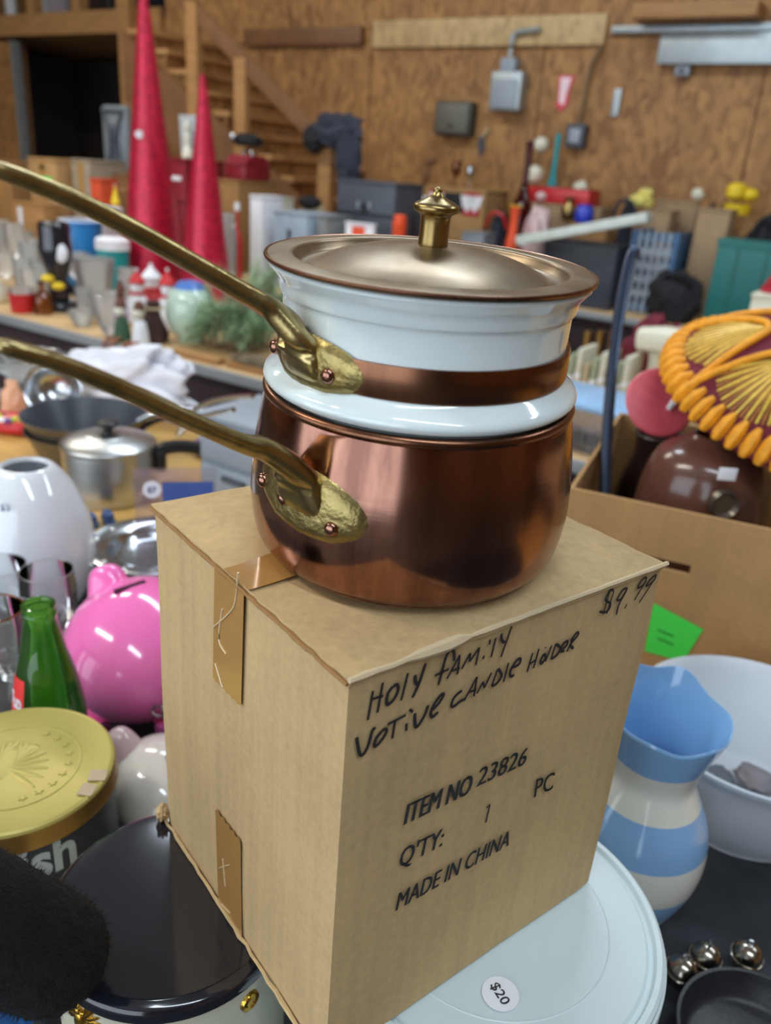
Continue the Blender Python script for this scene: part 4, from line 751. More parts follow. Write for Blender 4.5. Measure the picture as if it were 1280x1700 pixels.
# ================================================================== clutter on the plywood table
CLG = 'clear glassware on the plywood table'
PROF = {
 'tumbler': TUMB, 'wine': sm(WINE, 3),
 'vase': sm([(0, 0), (.6, 0), (.75, .1), (.95, .35), (.8, .6), (.5, .8), (.7, 1)], 3) + [(.62, 1), (.42, .8), (.7, .55), (0, .06)],
 'bowl': sm([(0, 0), (.5, 0), (.55, .06), (.85, .5), (1, 1)], 3) + [(.95, 1), (.8, .5), (.5, .1), (0, .08)],
 'jar': [(0, 0), (.92, 0), (1, .05), (1, .72), (.8, .84), (.8, 1), (.72, 1), (.9, .72), (.9, .05), (0, .05)],
 'bottle': sm([(0, 0), (.9, 0), (1, .05), (1, .5), (.85, .62), (.4, .74), (.3, .85), (.32, .97), (.36, 1)], 3) + [(.26, 1), (0, .96)],
 'tub': [(0, 0), (.85, 0), (.88, .02), (1, .94), (1.05, .95), (1.05, 1), (.96, 1), (.82, .06), (0, .05)]}
def lt(kind, name, label, cat, px, v, top, wpx, m, group=None, part='body', z=.76, seg=28, extra=None):
    c = TV(px, v, z); h = max(.02, TOP(c, top)); r = WPX(c, wpx) / 2
    t = simple(name, label, cat, c, PROF[kind], m, r, h, seg, part, random.uniform(0, 3), group)
    if extra: extra(t, r, h)
    return t
def rimring(m):
    def f(t, r, h): bm = B(); tube(bm, [radial(2 * math.pi * k / 24, r * .97, h) for k in range(24)], r * .05, 6, True); obj('rim', bm, m, t)
    return f
def cap(m, rr=.38, hh=.12):
    def f(t, r, h): bm = B(); lathe(bm, [(0, h * (1 + hh)), (r * rr * .8, h * (1 + hh)), (r * rr, h * (1 + hh * .8)), (r * rr, h * 1.001), (0, h * 1.001)], 20); obj('cap', bm, m, t)
    return f
GL = [('tumbler', -8, 2.26, 378, 28), ('wine', 30, 2.30, 372, 32), ('tumbler', 55, 2.18, 402, 34), ('wine', 14, 2.02, 420, 32), ('tumbler', 42, 2.04, 430, 32), ('wine', 66, 2.30, 398, 34), ('vase', 82, 2.16, 405, 28), ('tumbler', 70, 2.05, 440, 30), ('wine', -12, 2.1, 400, 30), ('tumbler', 46, 2.43, 385, 30), ('vase', 10, 2.45, 366, 30), ('tumbler', 88, 2.44, 392, 26),
      ('wine', 52, 1.90, 446, 24), ('tumbler', 26, 2.56, 376, 26), ('tumbler', 142, 1.95, 478, 28),
      ('bowl', 160, 2.10, 430, 66), ('wine', 132, 2.24, 420, 40), ('bowl', 178, 1.93, 487, 56), ('tumbler', 214, 2.14, 446, 30), ('bowl', 137, 1.83, 516, 44), ('bowl', 186, 1.795, 536, 40)]
GLB = {'tumbler': 'clear glass tumbler standing among the glassware', 'wine': 'clear stemmed wine glass standing among the glassware', 'vase': 'narrow clear glass vase standing among the glassware', 'bowl': 'clear glass bowl on the plywood table'}
GLS = {160: 'large clear glass bowl in front of the blue tub', 178: 'clear glass bowl between the large bowl and the figurines', 137: 'small clear glass dish at the table edge by the bird figurine', 186: 'small clear glass dish at the table edge by the shelf sitter', 82: 'narrow clear glass vase right behind the black bird figurine', 10: 'narrow clear glass vase behind the crowd of tumblers'}
for k, px, v, tp, w in GL: lt(k, {'tumbler': 'glass_tumbler', 'wine': 'wine_glass', 'vase': 'glass_vase', 'bowl': 'glass_bowl'}[k], GLS.get(px, GLB[k]), {'wine': 'glass', 'tumbler': 'glass', 'vase': 'vase', 'bowl': 'bowl'}[k], px, v, tp, w, CLEAR, 'clear ' + k + 's on the plywood table', 'glass_wall', extra=rimring(CLEAR))
lt('jar', 'white_jar', 'squat white jar beside the red rimmed tin', 'jar', -8, 1.86, 468, 38, IVORY, extra=cap(IVORY, .8, .1))
lt('tub', 'red_tin', 'low red round tin with a clear lid', 'tin', 38, 1.82, 486, 40, RED, extra=cap(CLEAR, .95, .3))
lt('bottle', 'amber_bottle', 'small amber glass bottle at the plywood table edge', 'bottle', 73, 1.855, 470, 28, AMBER, extra=cap(BLACKP, .4, .08))
# black bird shaped figurine
c = TV(101, 1.96); h = TOP(c, 366); w = WPX(c, 50); t = thing('bird_figurine', 'tall black bird figurine with yellow feet and a white chest mark', 'figurine', c, .2)
bm = B(); lathe(bm, sm([(0, .10), (.30, .12), (.34, .25), (.30, .36), (.40, .48), (.52, .65), (.50, .82), (.46, .98), (0, 1)], 3), 24, (w, h)); obj('bird_body', bm, BLACKG, t, smooth=60)
bm = B(); lathe(bm, [(0, .12 * h), (w * .5, .11 * h), (w * .62, .03 * h), (w * .62, 0), (0, 0)], 24); obj('figurine_base', bm, BLACKG, t)
for sx in (-1, 1): bm = B(); ball(bm, (0, 0, 0), w * .17, 2, (1.3, 1, .8)); obj('yellow_foot', bm, YELLOW, t, (sx * w * .15 - .1 * w, -w * .34, h * (.33 - .04 * sx)))
bm = B(); ball(bm, (0, 0, 0), w * .24, 2, (1, .4, 1.3)); obj('chest_mark', bm, PAPERW, t, (w * .22, -w * .42, h * .66))
bm = B(); tube(bm, [(w * .25, 0, h * .3), (w * .5, .0, h * .2), (w * .8, 0, h * .06)], [w * .12, w * .14, w * .05], 8); obj('tail', bm, BLACKG, t)
lt('tub', 'blue_tub', 'bright blue plastic tub behind the glass bowls', 'tub', 141, 2.42, 366, 66, BLUE, extra=rimring(PAPERW))
lt('tub', 'teal_tub', 'teal plastic tub with a white lid behind the glass bowls', 'tub', 192, 2.34, 414, 50, TEAL, extra=cap(PAPERW, 1.08, .25))
# snowman and santa figurines
def figurine(label, px, v, tp, wpx, bodym, headm, hatm, name='holiday_figurine', arms=True):
    c = TV(px, v); h = TOP(c, tp); w = WPX(c, wpx) / 2; t = thing(name, label, 'figurine', c, random.uniform(-.4, .4))
    bm = B(); lathe(bm, sm([(0, 0), (.8, 0), (.95, .1), (1, .25), (.8, .45), (.5, .58), (0, .6)], 3), 20, (w, h)); obj('figurine_body', bm, bodym, t, smooth=60)
    bm = B(); ball(bm, (0, 0, h * .68), w * .62, 2); obj('figurine_head', bm, headm, t, smooth=80)
    bm = B(); lathe(bm, sm([(.75, .76), (.72, .80), (.5, .86), (.25, .94), (0, 1)], 3), 18, (w, h)); hb = obj('figurine_hat', bm, hatm, t, smooth=60)
    bm = B(); ball(bm, (0, 0, h), w * .16, 1); obj('pompom', bm, PAPERW, hb)
    if arms:
        for sx in (-1, 1): bm = B(); tube(bm, [(sx * w * .7, -w * .1, h * .48), (sx * w * 1.05, -w * .3, h * .36), (sx * w * .7, -w * .75, h * .30)], w * .2, 8); obj('figurine_arm', bm, bodym, t)
    bm = B(); tube(bm, [radial(2 * math.pi * k / 20, w * .62, h * .57) for k in range(20)], w * .14, 6, True); obj('scarf', bm, RED, t)
figurine('snowman figurine in a red hat next to the blue topped globe', 281, 2.02, 448, 38, PAPERW, PAPERW, RED)
figurine('white bearded figurine with red scarf above the brown sack', 254, 2.12, 440, 44, RED, PAPERW, PAPERW)
figurine('snow white figurine with red cap beside the teal tub', 231, 2.02, 448, 36, PAPERW, PAPERW, RED)
figurine('slim lilac and brown figurine beside the snowmen', 203, 1.90, 462, 22, mat('lilac_cloth', rgb(170, 150, 176), .7), mat('brown_wood', rgb(96, 56, 40), .6), mat('brown_wood', rgb(96, 56, 40), .6))
c = TV(256, 1.85); t = thing('brown_sack', 'dark brown cloth sack slumped on the plywood edge', 'sack', c); bm = B(); lathe(bm, sm([(0, 0), (.9, 0), (1, .12), (.75, .5), (.45, .8), (.5, 1), (0, .95)], 3), 24, (WPX(c, 46) / 2, TOP(c, 500)), lambda r, z, a, i: (r * (1 + .1 * math.sin(3 * a + i)), z)); obj('sack_body', bm, mat('brown_sackcloth', rgb(66, 40, 36), .8), t); bm = B(); tube(bm, [radial(2 * math.pi * k / 16, WPX(c, 16), TOP(c, 500) * .84) for k in range(16)], .005, 6, True); obj('sack_tie', bm, BEIGE, t)
# shelf sitting dolls with dangling legs
for px, py, lb, m in [(204, 545, 'green and white shelf sitter doll dangling from the table edge', mat('green_felt', rgb(56, 92, 66), .8)), (234, 548, 'white apron shelf sitter doll with long brown legs', PAPERW)]:
    c = TV(px, 1.775); w = WPX(c, 22); h = TOP(c, py - 46); t = thing('shelf_sitter', lb, 'doll', c, -ANG)
    bm = B(); lathe(bm, sm([(0, 0), (.6, 0), (.62, .2), (.4, .55), (0, .6)], 3), 18, (w, h)); obj('doll_body', bm, m, t); bm = B(); ball(bm, (0, -.005, h * .75), w * .45, 2); obj('doll_head', bm, IVORY, t); bm = B(); lathe(bm, [(w * .46, h * .84), (w * .3, h), (0, h * 1.04)], 16); obj('doll_hair', bm, mat('brown_wood', rgb(96, 56, 40), .6), t)
    for sx in (-1, 1):
        bm = B(); tube(bm, sm([(sx * w * .3, -.0, .012), (sx * w * .35, -.045, .010), (sx * w * .4, -.066, -.02), (sx * w * .42, -.066, -.115)], 3), .006, 6); lg = obj('doll_leg', bm, mat('copper_brown_cord', rgb(150, 90, 66), .6), t); bm = B(); ball(bm, (sx * w * .42, -.072, -.128), .017, 2, (.9, 1.4, .9)); obj('doll_boot', bm, PAPERW, lg)
# globe and green garland
c = TV(318, 1.95); h = TOP(c, 466); r = WPX(c, 82) / 2; t = thing('glass_globe', 'pale green glass globe with a blue cap among the garland', 'globe', c); bm = B(); lathe(bm, [(0, 0), (r * .5, 0)] + [(r * math.sin(a), h * .5 - h * .5 * math.cos(a)) for a in [math.pi * k / 16 for k in range(3, 14)]] + [(r * .45, h * .98)], 32); obj('globe_body', bm, mat('pale_green_glaze', rgb(186, 208, 192), .15, coat=.5), t, smooth=60); bm = B(); lathe(bm, [(r * .72, h * .84), (r * .45, h * .985), (0, h * 1.02)], 28); obj('globe_cap', bm, mat('blue_cap', rgb(82, 120, 190), .3), t)
c = TV(405, 2.0); t = thing('garland', 'wispy green artificial pine garland heaped on the plywood table', 'garland', c, -ANG); rg = random.Random(5); bm = B(); stem = B()
W_ = WPX(c, 120) / 2; Hh = TOP(c, 425)
for b in range(80):
    x = rg.uniform(-W_, W_); p0 = Vector((x * .5, rg.uniform(-.12, .14), .012)); e = Vector((x * 1.1, rg.uniform(-.16, .2), Hh * rg.uniform(.15, 1) * (1 - .55 * abs(x - W_ * .2) / W_))); mid = (p0 + e) / 2 + Vector((0, 0, .05)); pts = [Vector(q) for q in sm([tuple(p0), tuple(mid), tuple(e)], 6)]; tube(stem, pts, .002, 4)
    for p in pts[2:]:
        for k in range(15):
            d = Vector((rg.uniform(-1, 1), rg.uniform(-1, 1), rg.uniform(-.4, 1))).normalized() * rg.uniform(.03, .06); s = d.cross(Vector((0, 0, 1))).normalized() * .0011; q = p + d; q.z = max(q.z, .003)
            bm.faces.new([bm.verts.new(p + s), bm.verts.new(p - s), bm.verts.new(q)])
obj('garland_stems', stem, mat('brown_stem', rgb(96, 80, 56), .8), t); o = obj('garland_needles', bm, GREENL, t); o['kind'] = 'stuff'
for i, (px, v, w) in enumerate([(330, 1.785, .20), (428, 1.80, .22)]):
    c = TV(px, v); t = thing('wood_plank', ('short pale plank lying along the plywood edge', 'short plank topped with dried bark below the garland')[i], 'plank', c, -ANG + .04 * i); bm = B(); box(bm, -w / 2, w / 2, -.022, .022, 0, .018, .002); obj('plank_board', bm, PINE, t)
    if i: bm = B(); blob(bm, w * .42, .02, .016, .5, 4, 6, 4, .3); obj('dried_bark', bm, mat('dried_bark', rgb(120, 106, 84), .9, 0, .4, 60), t, (0, 0, .018))
# red cone trees
for px, v, tp, w, lb, dots in [(258, 2.55, -40, 100, 'tall red foil cone tree with a white price dot', [(231, 223)]), (343, 2.50, 124, 84, 'shorter red foil cone tree with a white price dot', [(317, 271)])]:
    c = TV(px, v); h = TOP(c, tp); r = WPX(c, w) / 2; t = thing('cone_tree', lb, 'cone tree', c)
    pr = []; n = 34
    for k in range(n + 1): q = k / n; rr_ = r * (1 - q) * .96 + .010; pr += [(rr_ + .004, h * q), (rr_ - .003, h * (q + .5 / n))]
    bm = B(); lathe(bm, [(0, 0)] + pr[:-1] + [(0, h)], 28); obj('cone_body', bm, REDG, t, smooth=60)
    for (dx, dy) in dots:
        d = ray(dx, dy); q = Vector((0, 0, EYE)); best = None
        for k in range(4000):
            p = q + d * (2 + k * .0008); hh_ = (p.z - c.z) / h
            if 0 < hh_ < 1 and math.hypot(p.x - c.x, p.y - c.y) < r * (1 - hh_) * .96 + .012: best = p; break
        if best is None: continue
        bm = B(); lathe(bm, [(0, .002), (.016, .002), (.016, 0), (0, 0)], 20); o = obj('price_dot', bm, PAPERW, t, best - c - d.normalized() * .006); o.rotation_euler = (-d).to_track_quat('Z', 'Y').to_euler()
# ------------------------------------------------------------------ right hand part of the plywood table
def carton(name, label, px, v, tp, wpx, m, depth=.25, tape=None, tag_m=None, z=.76, cat='box', rot=None):
    c = TV(px, v, z); h = max(.03, TOP(c, tp)); w = WPX(c, wpx) / 2; t = thing(name, label, cat, c + ROOM @ Vector((0, depth / 2, 0)), -ANG + (rot or 0)); d = depth / 2
    bm = B(); box(bm, -w, w, -d, d, 0, h * .97, .004); obj('box_body', bm, m, t)
    bm = B(); box(bm, -w - .003, -.001, -d - .003, d + .003, h * .97 + .0005, h, .001); obj('box_flap', bm, m, t); bm = B(); box(bm, .001, w + .003, -d - .003, d + .003, h * .97 + .0005, h, .001); obj('box_flap', bm, m, t)
    if tape: bm = B(); box(bm, -.02, .02, -d - .004, -d - .0005, h * .55, h * .97); obj('box_tape', bm, tape, t)
    if tag_m:
        for (x0, x1, z0, z1, tm, nm) in tag_m: bm = B(); box(bm, w * x0, w * x1, -d - .004, -d - .0008, h * z0, h * z1); obj(nm, bm, tm, t)
    return t
c = TV(985, 1.90); t = thing('storage_box', 'clear plastic storage box with a pale blue lid behind the pot', 'storage box', c, -ANG - .1); bm = B()
for (x0, x1, y0, y1, z0, z1) in ((-.13, .13, -.10, -.097, 0, .10), (-.13, .13, .097, .10, 0, .10), (-.13, -.127, -.097, .097, 0, .10), (.127, .13, -.097, .097, 0, .10), (-.127, .127, -.097, .097, 0, .003)): box(bm, x0, x1, y0, y1, z0, z1)
obj('clear_tray', bm, CLEARP, t); bm = B(); box(bm, -.137, .137, -.107, .107, .1005, .114, .004); obj('box_lid', bm, mat('pale_blue_lid', rgb(150, 190, 230), .3), t)
for i in range(9):
    c = TV(938 + i * 12.5, 2.30); h = .115 + .02 * ((i * 7) % 3); col = (BEIGE, mat('sage_card', rgb(150, 158, 130), .7), mat('cream_card', rgb(206, 202, 184), .7))[i % 3]
    t = thing('greeting_card_pack', 'upright pack of pale cards in the row behind the storage box', 'card pack', c, -ANG, 'packs of cards standing in a row'); bm = B(); box(bm, -.0085, .0085, -.06, .06, 0, h, .002); obj('card_stack', bm, col, t); bm = B(); box(bm, -.0092, .0092, -.0608, .0608, h * .45, h * .55, .001); obj('paper_band', bm, PAPERW, t)
for i, px in enumerate((968, 988, 1008)):
    lt('bowl', 'brass_cup', ('small brass cup at the left of three by the cards', 'small brass cup in the middle of three', 'small brass cup beside the maroon cloth')[i].replace('at the left of three by the cards', 'nearest the copper pot lid'), 'cup', px, 2.70, 550, 16, BRASSK, 'brass cups behind the cards', 'cup_body', extra=rimring(BRASSK))
c = TV(1068, 2.60); t = thing('maroon_cloth', 'folded maroon cloth heap behind the white ceramic stand', 'cloth', c); bm = B(); blob(bm, .09, .06, TOP(c, 512) * .5, .3, 2.4, 3, 4, .25); obj('cloth_heap', bm, MAROON, t); bm = B(); blob(bm, .05, .04, .02, .3, 2, 8, 3, .3); obj('cloth_fold', bm, MAROON, t, (-.03, -.06, .0))
c = TV(1104, 2.34); t = thing('ceramic_stand', 'white ceramic bench shaped stand with two thick legs', 'stand', c, -ANG - .1); h = TOP(c, 548)
bm = B(); tube(bm, [(-.11, 0, h * .82), (-.05, 0, h * .85), (.05, 0, h * .86), (.10, 0, h * .84)], [(.045, h * .14), (.055, h * .16), (.055, h * .16), (.04, h * .13)], 12, flat=.7); obj('stand_top', bm, IVORY, t)
for sx in (-.055, .06): bm = B(); lathe(bm, [(0, 0), (.030, 0), (.030, .02), (.022, .04), (.022, h * .6), (.03, h * .72), (0, h * .72)], 18); obj('stand_leg', bm, IVORY, t, (sx, 0, 0))
for i, (px, w) in enumerate(((1030, .036), (1068, .026))): c = TV(px, 2.12); t = thing('shell_ornament', ('larger cream shell ornament behind the metal bar', 'smaller cream shell ornament beside the ceramic stand')[i], 'ornament', c, .3 * i); bm = B(); blob(bm, w, w * .7, w * .6, .35, 3, i + 2, 3, .2); obj('shell_body', bm, IVORY, t); bm = B(); ball(bm, (0, 0, w), w * .35, 2); obj('shell_knob', bm, IVORY, t)
c = TV(1206, 2.36); t = thing('bead_heap', 'heap of mauve and plum bead strings by the sombrero', 'beads', c); bm = B(); rg = random.Random(9)
for k in range(170): a = rg.uniform(0, 6.28); q = math.sqrt(rg.random()); ball(bm, (.10 * q * math.cos(a), .07 * q * math.sin(a), .012 + .10 * (1 - q) * rg.random()), .012, 1)
o = obj('bead_strings', bm, mat('mauve_beads', rgb(150, 110, 128), .25, 0, .5, 60), t); o['kind'] = 'stuff'
t = carton('white_box', 'flat white box carrying the red fabric cone', 1242, 2.62, 492, 70, IVORY, .18, cat='box'); bt = t.location.z + TOP(TV(1242, 2.62), 492)
c = t.location.copy(); c.z = bt + .001; t2 = thing('fabric_cone', 'crumpled red foil gift bag on the flat white box', 'gift bag', c, .4); bm = B(); lathe(bm, sm([(0, 0), (.9, 0), (1, .1), (.7, .5), (.35, .9), (.25, 1), (0, 1)], 3), 20, (WPX(c, 60) / 2, .13), lambda r, z, a, i: (r * (1 + .12 * math.sin(4 * a + i)), z)); obj('bag_body', bm, mat('red_foil', rgb(190, 48, 66), .3, .3, .2, 30), t2); bm = B(); ball(bm, (.01, 0, .134), .014, 2, (1.6, 1, .6)); obj('bag_tie', bm, RED, t2)
# ================================================================== rear table by the doorway
t = carton('cardboard_carton', 'brown carton with a bright green price tag near the doorway', 82, 3.15, 262, 72, CARD2, .30, TAPE, [(-.15, .65, .66, .80, GREENN, 'price_tag'), (-.2, .2, .88, .92, BLACKP, 'hand_slot')])
carton('cardboard_carton', 'brown carton standing at the end of the rear table', 10, 3.20, 266, 60, CARDIN, .30, TAPE)
carton('cardboard_carton', 'grey brown carton behind the green tagged carton', 144, 3.20, 264, 46, mat('grey_brown_card', rgb(150, 136, 116), .8), .26, TAPE)
carton('wooden_crate', 'low tan crate with a paper label in front of the cartons', 52, 3.02, 337, 84, PINE, .10, None, [(-.6, -.35, .3, .9, PAPERW, 'paper_label')])
carton('orange_carton', 'red and orange printed carton beside the tall cone tree', 166, 3.02, 296, 24, mat('brick_orange', rgb(206, 78, 44), .5), .12, None, [(-.5, .5, .4, .6, RED, 'red_print')])
figurine('toy figure in yellow and red leaning near the cone tree', 198, 3.06, 308, 20, RED, YELLOW, YELLOW, 'toy_figure')
carton('brown_chest', 'brown wooden chest behind the tall cone tree', 216, 3.34, 290, 64, PINE2, .4, None, [(-.9, .9, .80, .84, PINE, 'chest_trim')])
lt('tub', 'white_bucket', 'white lidded bucket behind the blue tub', 'bucket', 180, 2.66, 350, 54, PAPERW, extra=cap(PAPERW, 1.06, .06))
t = carton('red_cabinet', 'red metal cabinet between the two cone trees', 290, 3.35, 262, 60, mat('dark_red_metal', rgb(130, 24, 40), .4), .3, None, [(-.7, .7, .80, .84, PAPERW, 'handle_bar'), (-.9, .9, .60, .61, BLACKP, 'drawer_gap')], cat='cabinet')
h0 = TOP(TV(290, 3.35), 262); c = TV(290, 3.35) + ROOM @ Vector((0, .15, 0)) + Vector((0, 0, h0 + .002)); t = thing('framed_relief', 'pale grey framed relief with a cream statuette between the cone trees', 'picture', c, -ANG); hh_ = TOP(c, 191); ww = WPX(c, 54) / 2
bm = B(); prism(bm, [(-ww * .85, 0), (ww * .85, 0), (ww, hh_), (-ww, hh_)], -.02, 0); o = obj('relief_panel', bm, mat('pale_grey_board', rgb(176, 182, 188), .5), t, None, (math.radians(90), 0, 0))
bm = B(); lathe(bm, sm([(0, .02), (.5, .02), (.4, .18), (.22, .3), (.26, .5), (.15, .6), (.24, .72), (.16, .84), (0, .86)], 3), 16, (ww * .7, hh_)); obj('statuette', bm, IVORY, t, (0, -.03, 0))
t = carton('brown_box', 'tall brown box carrying the red toolbox', 380, 3.40, 298, 44, CARDIN, .3)
h0 = TOP(TV(380, 3.40), 298); c0 = TV(380, 3.40) + ROOM @ Vector((0, .15, 0)) + Vector((0, 0, h0 + .002)); t = thing('red_toolbox', 'red metal toolbox on the tall brown box', 'toolbox', c0, -ANG); hh_ = TOP(c0, 258); ww = WPX(c0, 46) / 2
bm = B(); box(bm, -ww, ww, -.1, .1, 0, hh_ * .6, .006); obj('toolbox_body', bm, mat('dark_red_metal', rgb(130, 24, 40), .4), t); bm = B(); prism(bm, [(-.105, hh_ * .61), (.105, hh_ * .61), (.05, hh_), (-.05, hh_)], -ww, ww); obj('toolbox_lid', bm, MATS['dark_red_metal'], t, None, (math.radians(90), 0, math.radians(90))); bm = B(); tube(bm, sm([(-ww * .4, 0, hh_), (-ww * .3, 0, hh_ * 1.2), (ww * .3, 0, hh_ * 1.2), (ww * .4, 0, hh_)], 3), .008, 6); obj('toolbox_handle', bm, STEEL, t)
c = c0 + Vector((0, 0, hh_ * 1.36)); t = thing('black_bag', 'black bag with a silver buckle on the red toolbox', 'bag', c, -ANG); hb_ = max(.06, TOP(c, 220)); bm = B(); blob(bm, ww * 1.05, .08, hb_ * .52, .25, 2, 5, 4, .2); obj('bag_body', bm, BLACKCL, t); bm = B(); ball(bm, (-ww * .5, -.085, hb_ * .6), .02, 2, (1, .4, 1)); obj('buckle', bm, STEEL, t)
# chair standing on the rear table
c = TV(178, 3.70); t = thing('side_chair', 'grey upholstered chair with a dark lyre back standing on the rear table', 'chair', c, -ANG); hc = TOP(c, 171); cw = WPX(c, 60) / 2; sh = hc * .5
bm = B(); box(bm, -cw, cw, -.16, .16, sh - .06, sh, .015); obj('seat', bm, GREYM, t); bm = B(); box(bm, -cw, cw, .11, .16, sh + .03, hc, .02); obj('backrest', bm, mat('grey_upholstery', rgb(122, 130, 136), .7), t)
for sx in (-1, 1):
    bm = B(); tube(bm, sm([(sx * cw * .75, .10, hc * .96), (sx * cw * .3, .10, hc * .8), (sx * cw * .35, .10, hc * .66), (sx * cw * .6, .10, sh + .03)], 4), .012, 6); obj('lyre_bar', bm, DARKG, t)
    for sy in (-1, 1): bm = B(); tube(bm, [(sx * cw * .85, sy * .13, 0), (sx * cw * .85, sy * .13, sh - .061)], .018, 8); obj('leg', bm, DARKG, t)
bm = B(); tube(bm, [(0, .10, sh + .03), (0, .10, hc * .86)], .010, 6); obj('lyre_post', bm, DARKG, t); bm = B(); tube(bm, [(-cw * .8, .10, hc * .96), (cw * .8, .10, hc * .96)], .010, 6); obj('top_rail', bm, DARKG, t)
# ================================================================== staircase
a = WU(308, 62, .5); b = WU(540, 296, .5); NS = 8; st = thing('staircase', 'open pine staircase with a slanting brown rail climbing to the loft', 'staircase', room(0, 0, 0), -ANG)
ru, rz_ = (b[0] - a[0]) / (NS - 1), (b[1] - a[1]) / (NS - 1)
k = 0; u, z = a
while z > 1.12:
    zz = z + .0; bm = B(); box(bm, u - ru, u + .03, VW - .85, VW - .06, zz - .035, zz, .004); obj('tread', bm, PINE, st)
    bm = B(); box(bm, u - .02, u, VW - .84, VW - .07, max(zz + rz_ , .001), zz - .036); obj('riser', bm, OSBM, st); u += ru; z += rz_
ue, ze = u, z
bm = B(); box(bm, ue - ru, -2.74, VW - .85, VW - .06, .001, ze, .004); obj('landing', bm, PINE, st)
for vv in (VW - .875, VW - .035):
    bm = B(); n = 2; x0, z0 = a[0] - ru, a[1]; x1, z1 = ue, ze
    prism(bm, [(x0, z0 - .42), (x0, z0 - .02), (x1, z1 - .02), (x1, z1 - .40)], -.012, .012); o = obj('stringer', bm, PINE2, st, (0, vv, 0), (math.radians(90), 0, 0))
r0, r1 = WU(300, -10, .88), WU(602, 302, .88); bm = B(); tube(bm, [(r0[0], VW - .90, r0[1]), (r1[0], VW - .90, r1[1])], (.02, .05), 8, flat=.5); obj('hand_rail', bm, PINE2, st)
for px, t0, t1 in ((326, 5, 150), (407, 98, 310), (548, 246, 330)):
    p = WU(px, t0, .88); q = WU(px, t1, .88); bm = B(); box(bm, p[0] - .045, p[0] + .045, VW - .93, VW - .885, max(0, q[1] - 1.2), p[1]); obj('post', bm, PINE, st)
c = VV(556, 205, VW - .98); t = thing('hanging_jacket', 'dark navy jacket draped over the stair rail', 'jacket', c, -ANG); hj = .34
bm = B(); blob(bm, .17, .05, .08, .35, 2.2, 5, 4); obj('jacket_shoulders', bm, NAVY, t, (.02, 0, -.03)); bm = B(); blob(bm, .075, .04, .15, .3, 2.4, 9, 4); obj('jacket_body', bm, NAVY, t, (.12, -.02, -.16)); bm = B(); blob(bm, .06, .04, .07, .3, 2.4, 2, 4); obj('jacket_sleeve', bm, BLACKCL, t, (-.15, 0, -.08))
# ================================================================== fixtures on the back wall
def wallthing(name, label, cat, x0, y0, x1, y1, d=.08):
    (ua, za), (ub, zb) = WU(x0, y0, d), WU(x1, y1, d); t = thing(name, label, cat, room((ua + ub) / 2, VW - .004, min(za, zb)), -ANG); return t, abs(ub - ua) / 2, abs(za - zb), d
t, w, h, d = wallthing('breaker_panel', 'grey brown electrical breaker panel on the strand board wall', 'breaker panel', 724, 167, 778, 226, .09); bm = B(); box(bm, -w, w, -d, 0, 0, h, .01); obj('panel_case', bm, mat('dark_panel_frame', rgb(66, 66, 62), .5), t); bm = B(); box(bm, -w * .86, w * .86, -d - .008, -d, h * .07, h * .93, .003); dd = obj('panel_door', bm, GREYD, t); bm = B(); box(bm, -w * .1, w * .1, -d - .016, -d - .008, h * .25, h * .32); obj('door_latch', bm, BLACKP, dd)
t, w, h, d = wallthing('meter_box', 'pale galvanised switch box fed by a vertical conduit', 'switch box', 817, 118, 860, 184, .10); bm = B(); box(bm, -w, w, -d, 0, 0, h, .008); obj('meter_case', bm, GALV, t); bm = B(); box(bm, -w * .8, w * .8, -d - .01, -d, h * .05, h * .78, .006); obj('meter_cover', bm, GREYM, t); bm = B(); box(bm, -w * .6, w * .35, -d * .8, 0, h + .002, h * 1.35, .005); obj('junction_box', bm, GREYM, t); bm = B(); tube(bm, sm([(-w * .1, -.06, h * 1.36), (-w * .1, -.06, h * 1.8), (w * .2, -.06, h * 1.98), (w * 1.6, -.06, h * 2.05)], 4), .014, 8); obj('conduit', bm, GALV, t)
t, w, h, d = wallthing('arrow_sign', 'narrow red and white arrow sign pointing down on the wall', 'sign', 923, 125, 947, 187, .012); bm = B(); prism(bm, [(-w * .75, h), (w * .95, h), (w * .55, h * .55), (w * .6, h * .25), (0, 0), (-w * .8, h * .22), (-w * .45, h * .3)], 0, .006); obj('sign_board', bm, mat('sign_red', rgb(214, 70, 84), .5), t, None, (math.radians(90), 0, 0)); bm = B(); prism(bm, [(-w * .5, h * .95), (w * .62, h * .95), (w * .3, h * .5), (w * .2, h * .2), (-w * .3, h * .25)], .0062, .008); obj('sign_face', bm, mat('sign_white', rgb(244, 214, 222), .5), t, None, (math.radians(90), 0, 0))
t, w, h, d = wallthing('outlet_box', 'dark outlet box at the foot of a wall conduit', 'outlet', 942, 205, 966, 246, .07); bm = B(); box(bm, -w, w, -d, 0, 0, h, .006); obj('outlet_case', bm, DARKG, t); bm = B(); box(bm, -w * .6, w * .6, -d - .005, -d, h * .2, h * .8, .003); obj('outlet_cover', bm, GREYM, t)
q = WU(985, 78, .03); bm = B(); c0 = Vector(t.location); tube(bm, [(0, -.03, h), (.02, -.03, h + .3), (w * 1.2, -.03, q[1] - c0.z)], .012, 8); obj('conduit', bm, mat('brown_conduit', rgb(120, 96, 66), .5), t)
t, w, h, d = wallthing('wall_thermometer', 'slim pale grey thermometer hung on the wall', 'thermometer', 1015, 147, 1030, 194, .02); bm = B(); box(bm, -w * .55, w * .55, -d, 0, 0, h, .004); obj('thermometer_plate', bm, GALV, t); bm = B(); tube(bm, [(0, -d - .003, h * .15), (0, -d - .003, h * .9)], .003, 6); obj('glass_tube', bm, PAPERW, t)
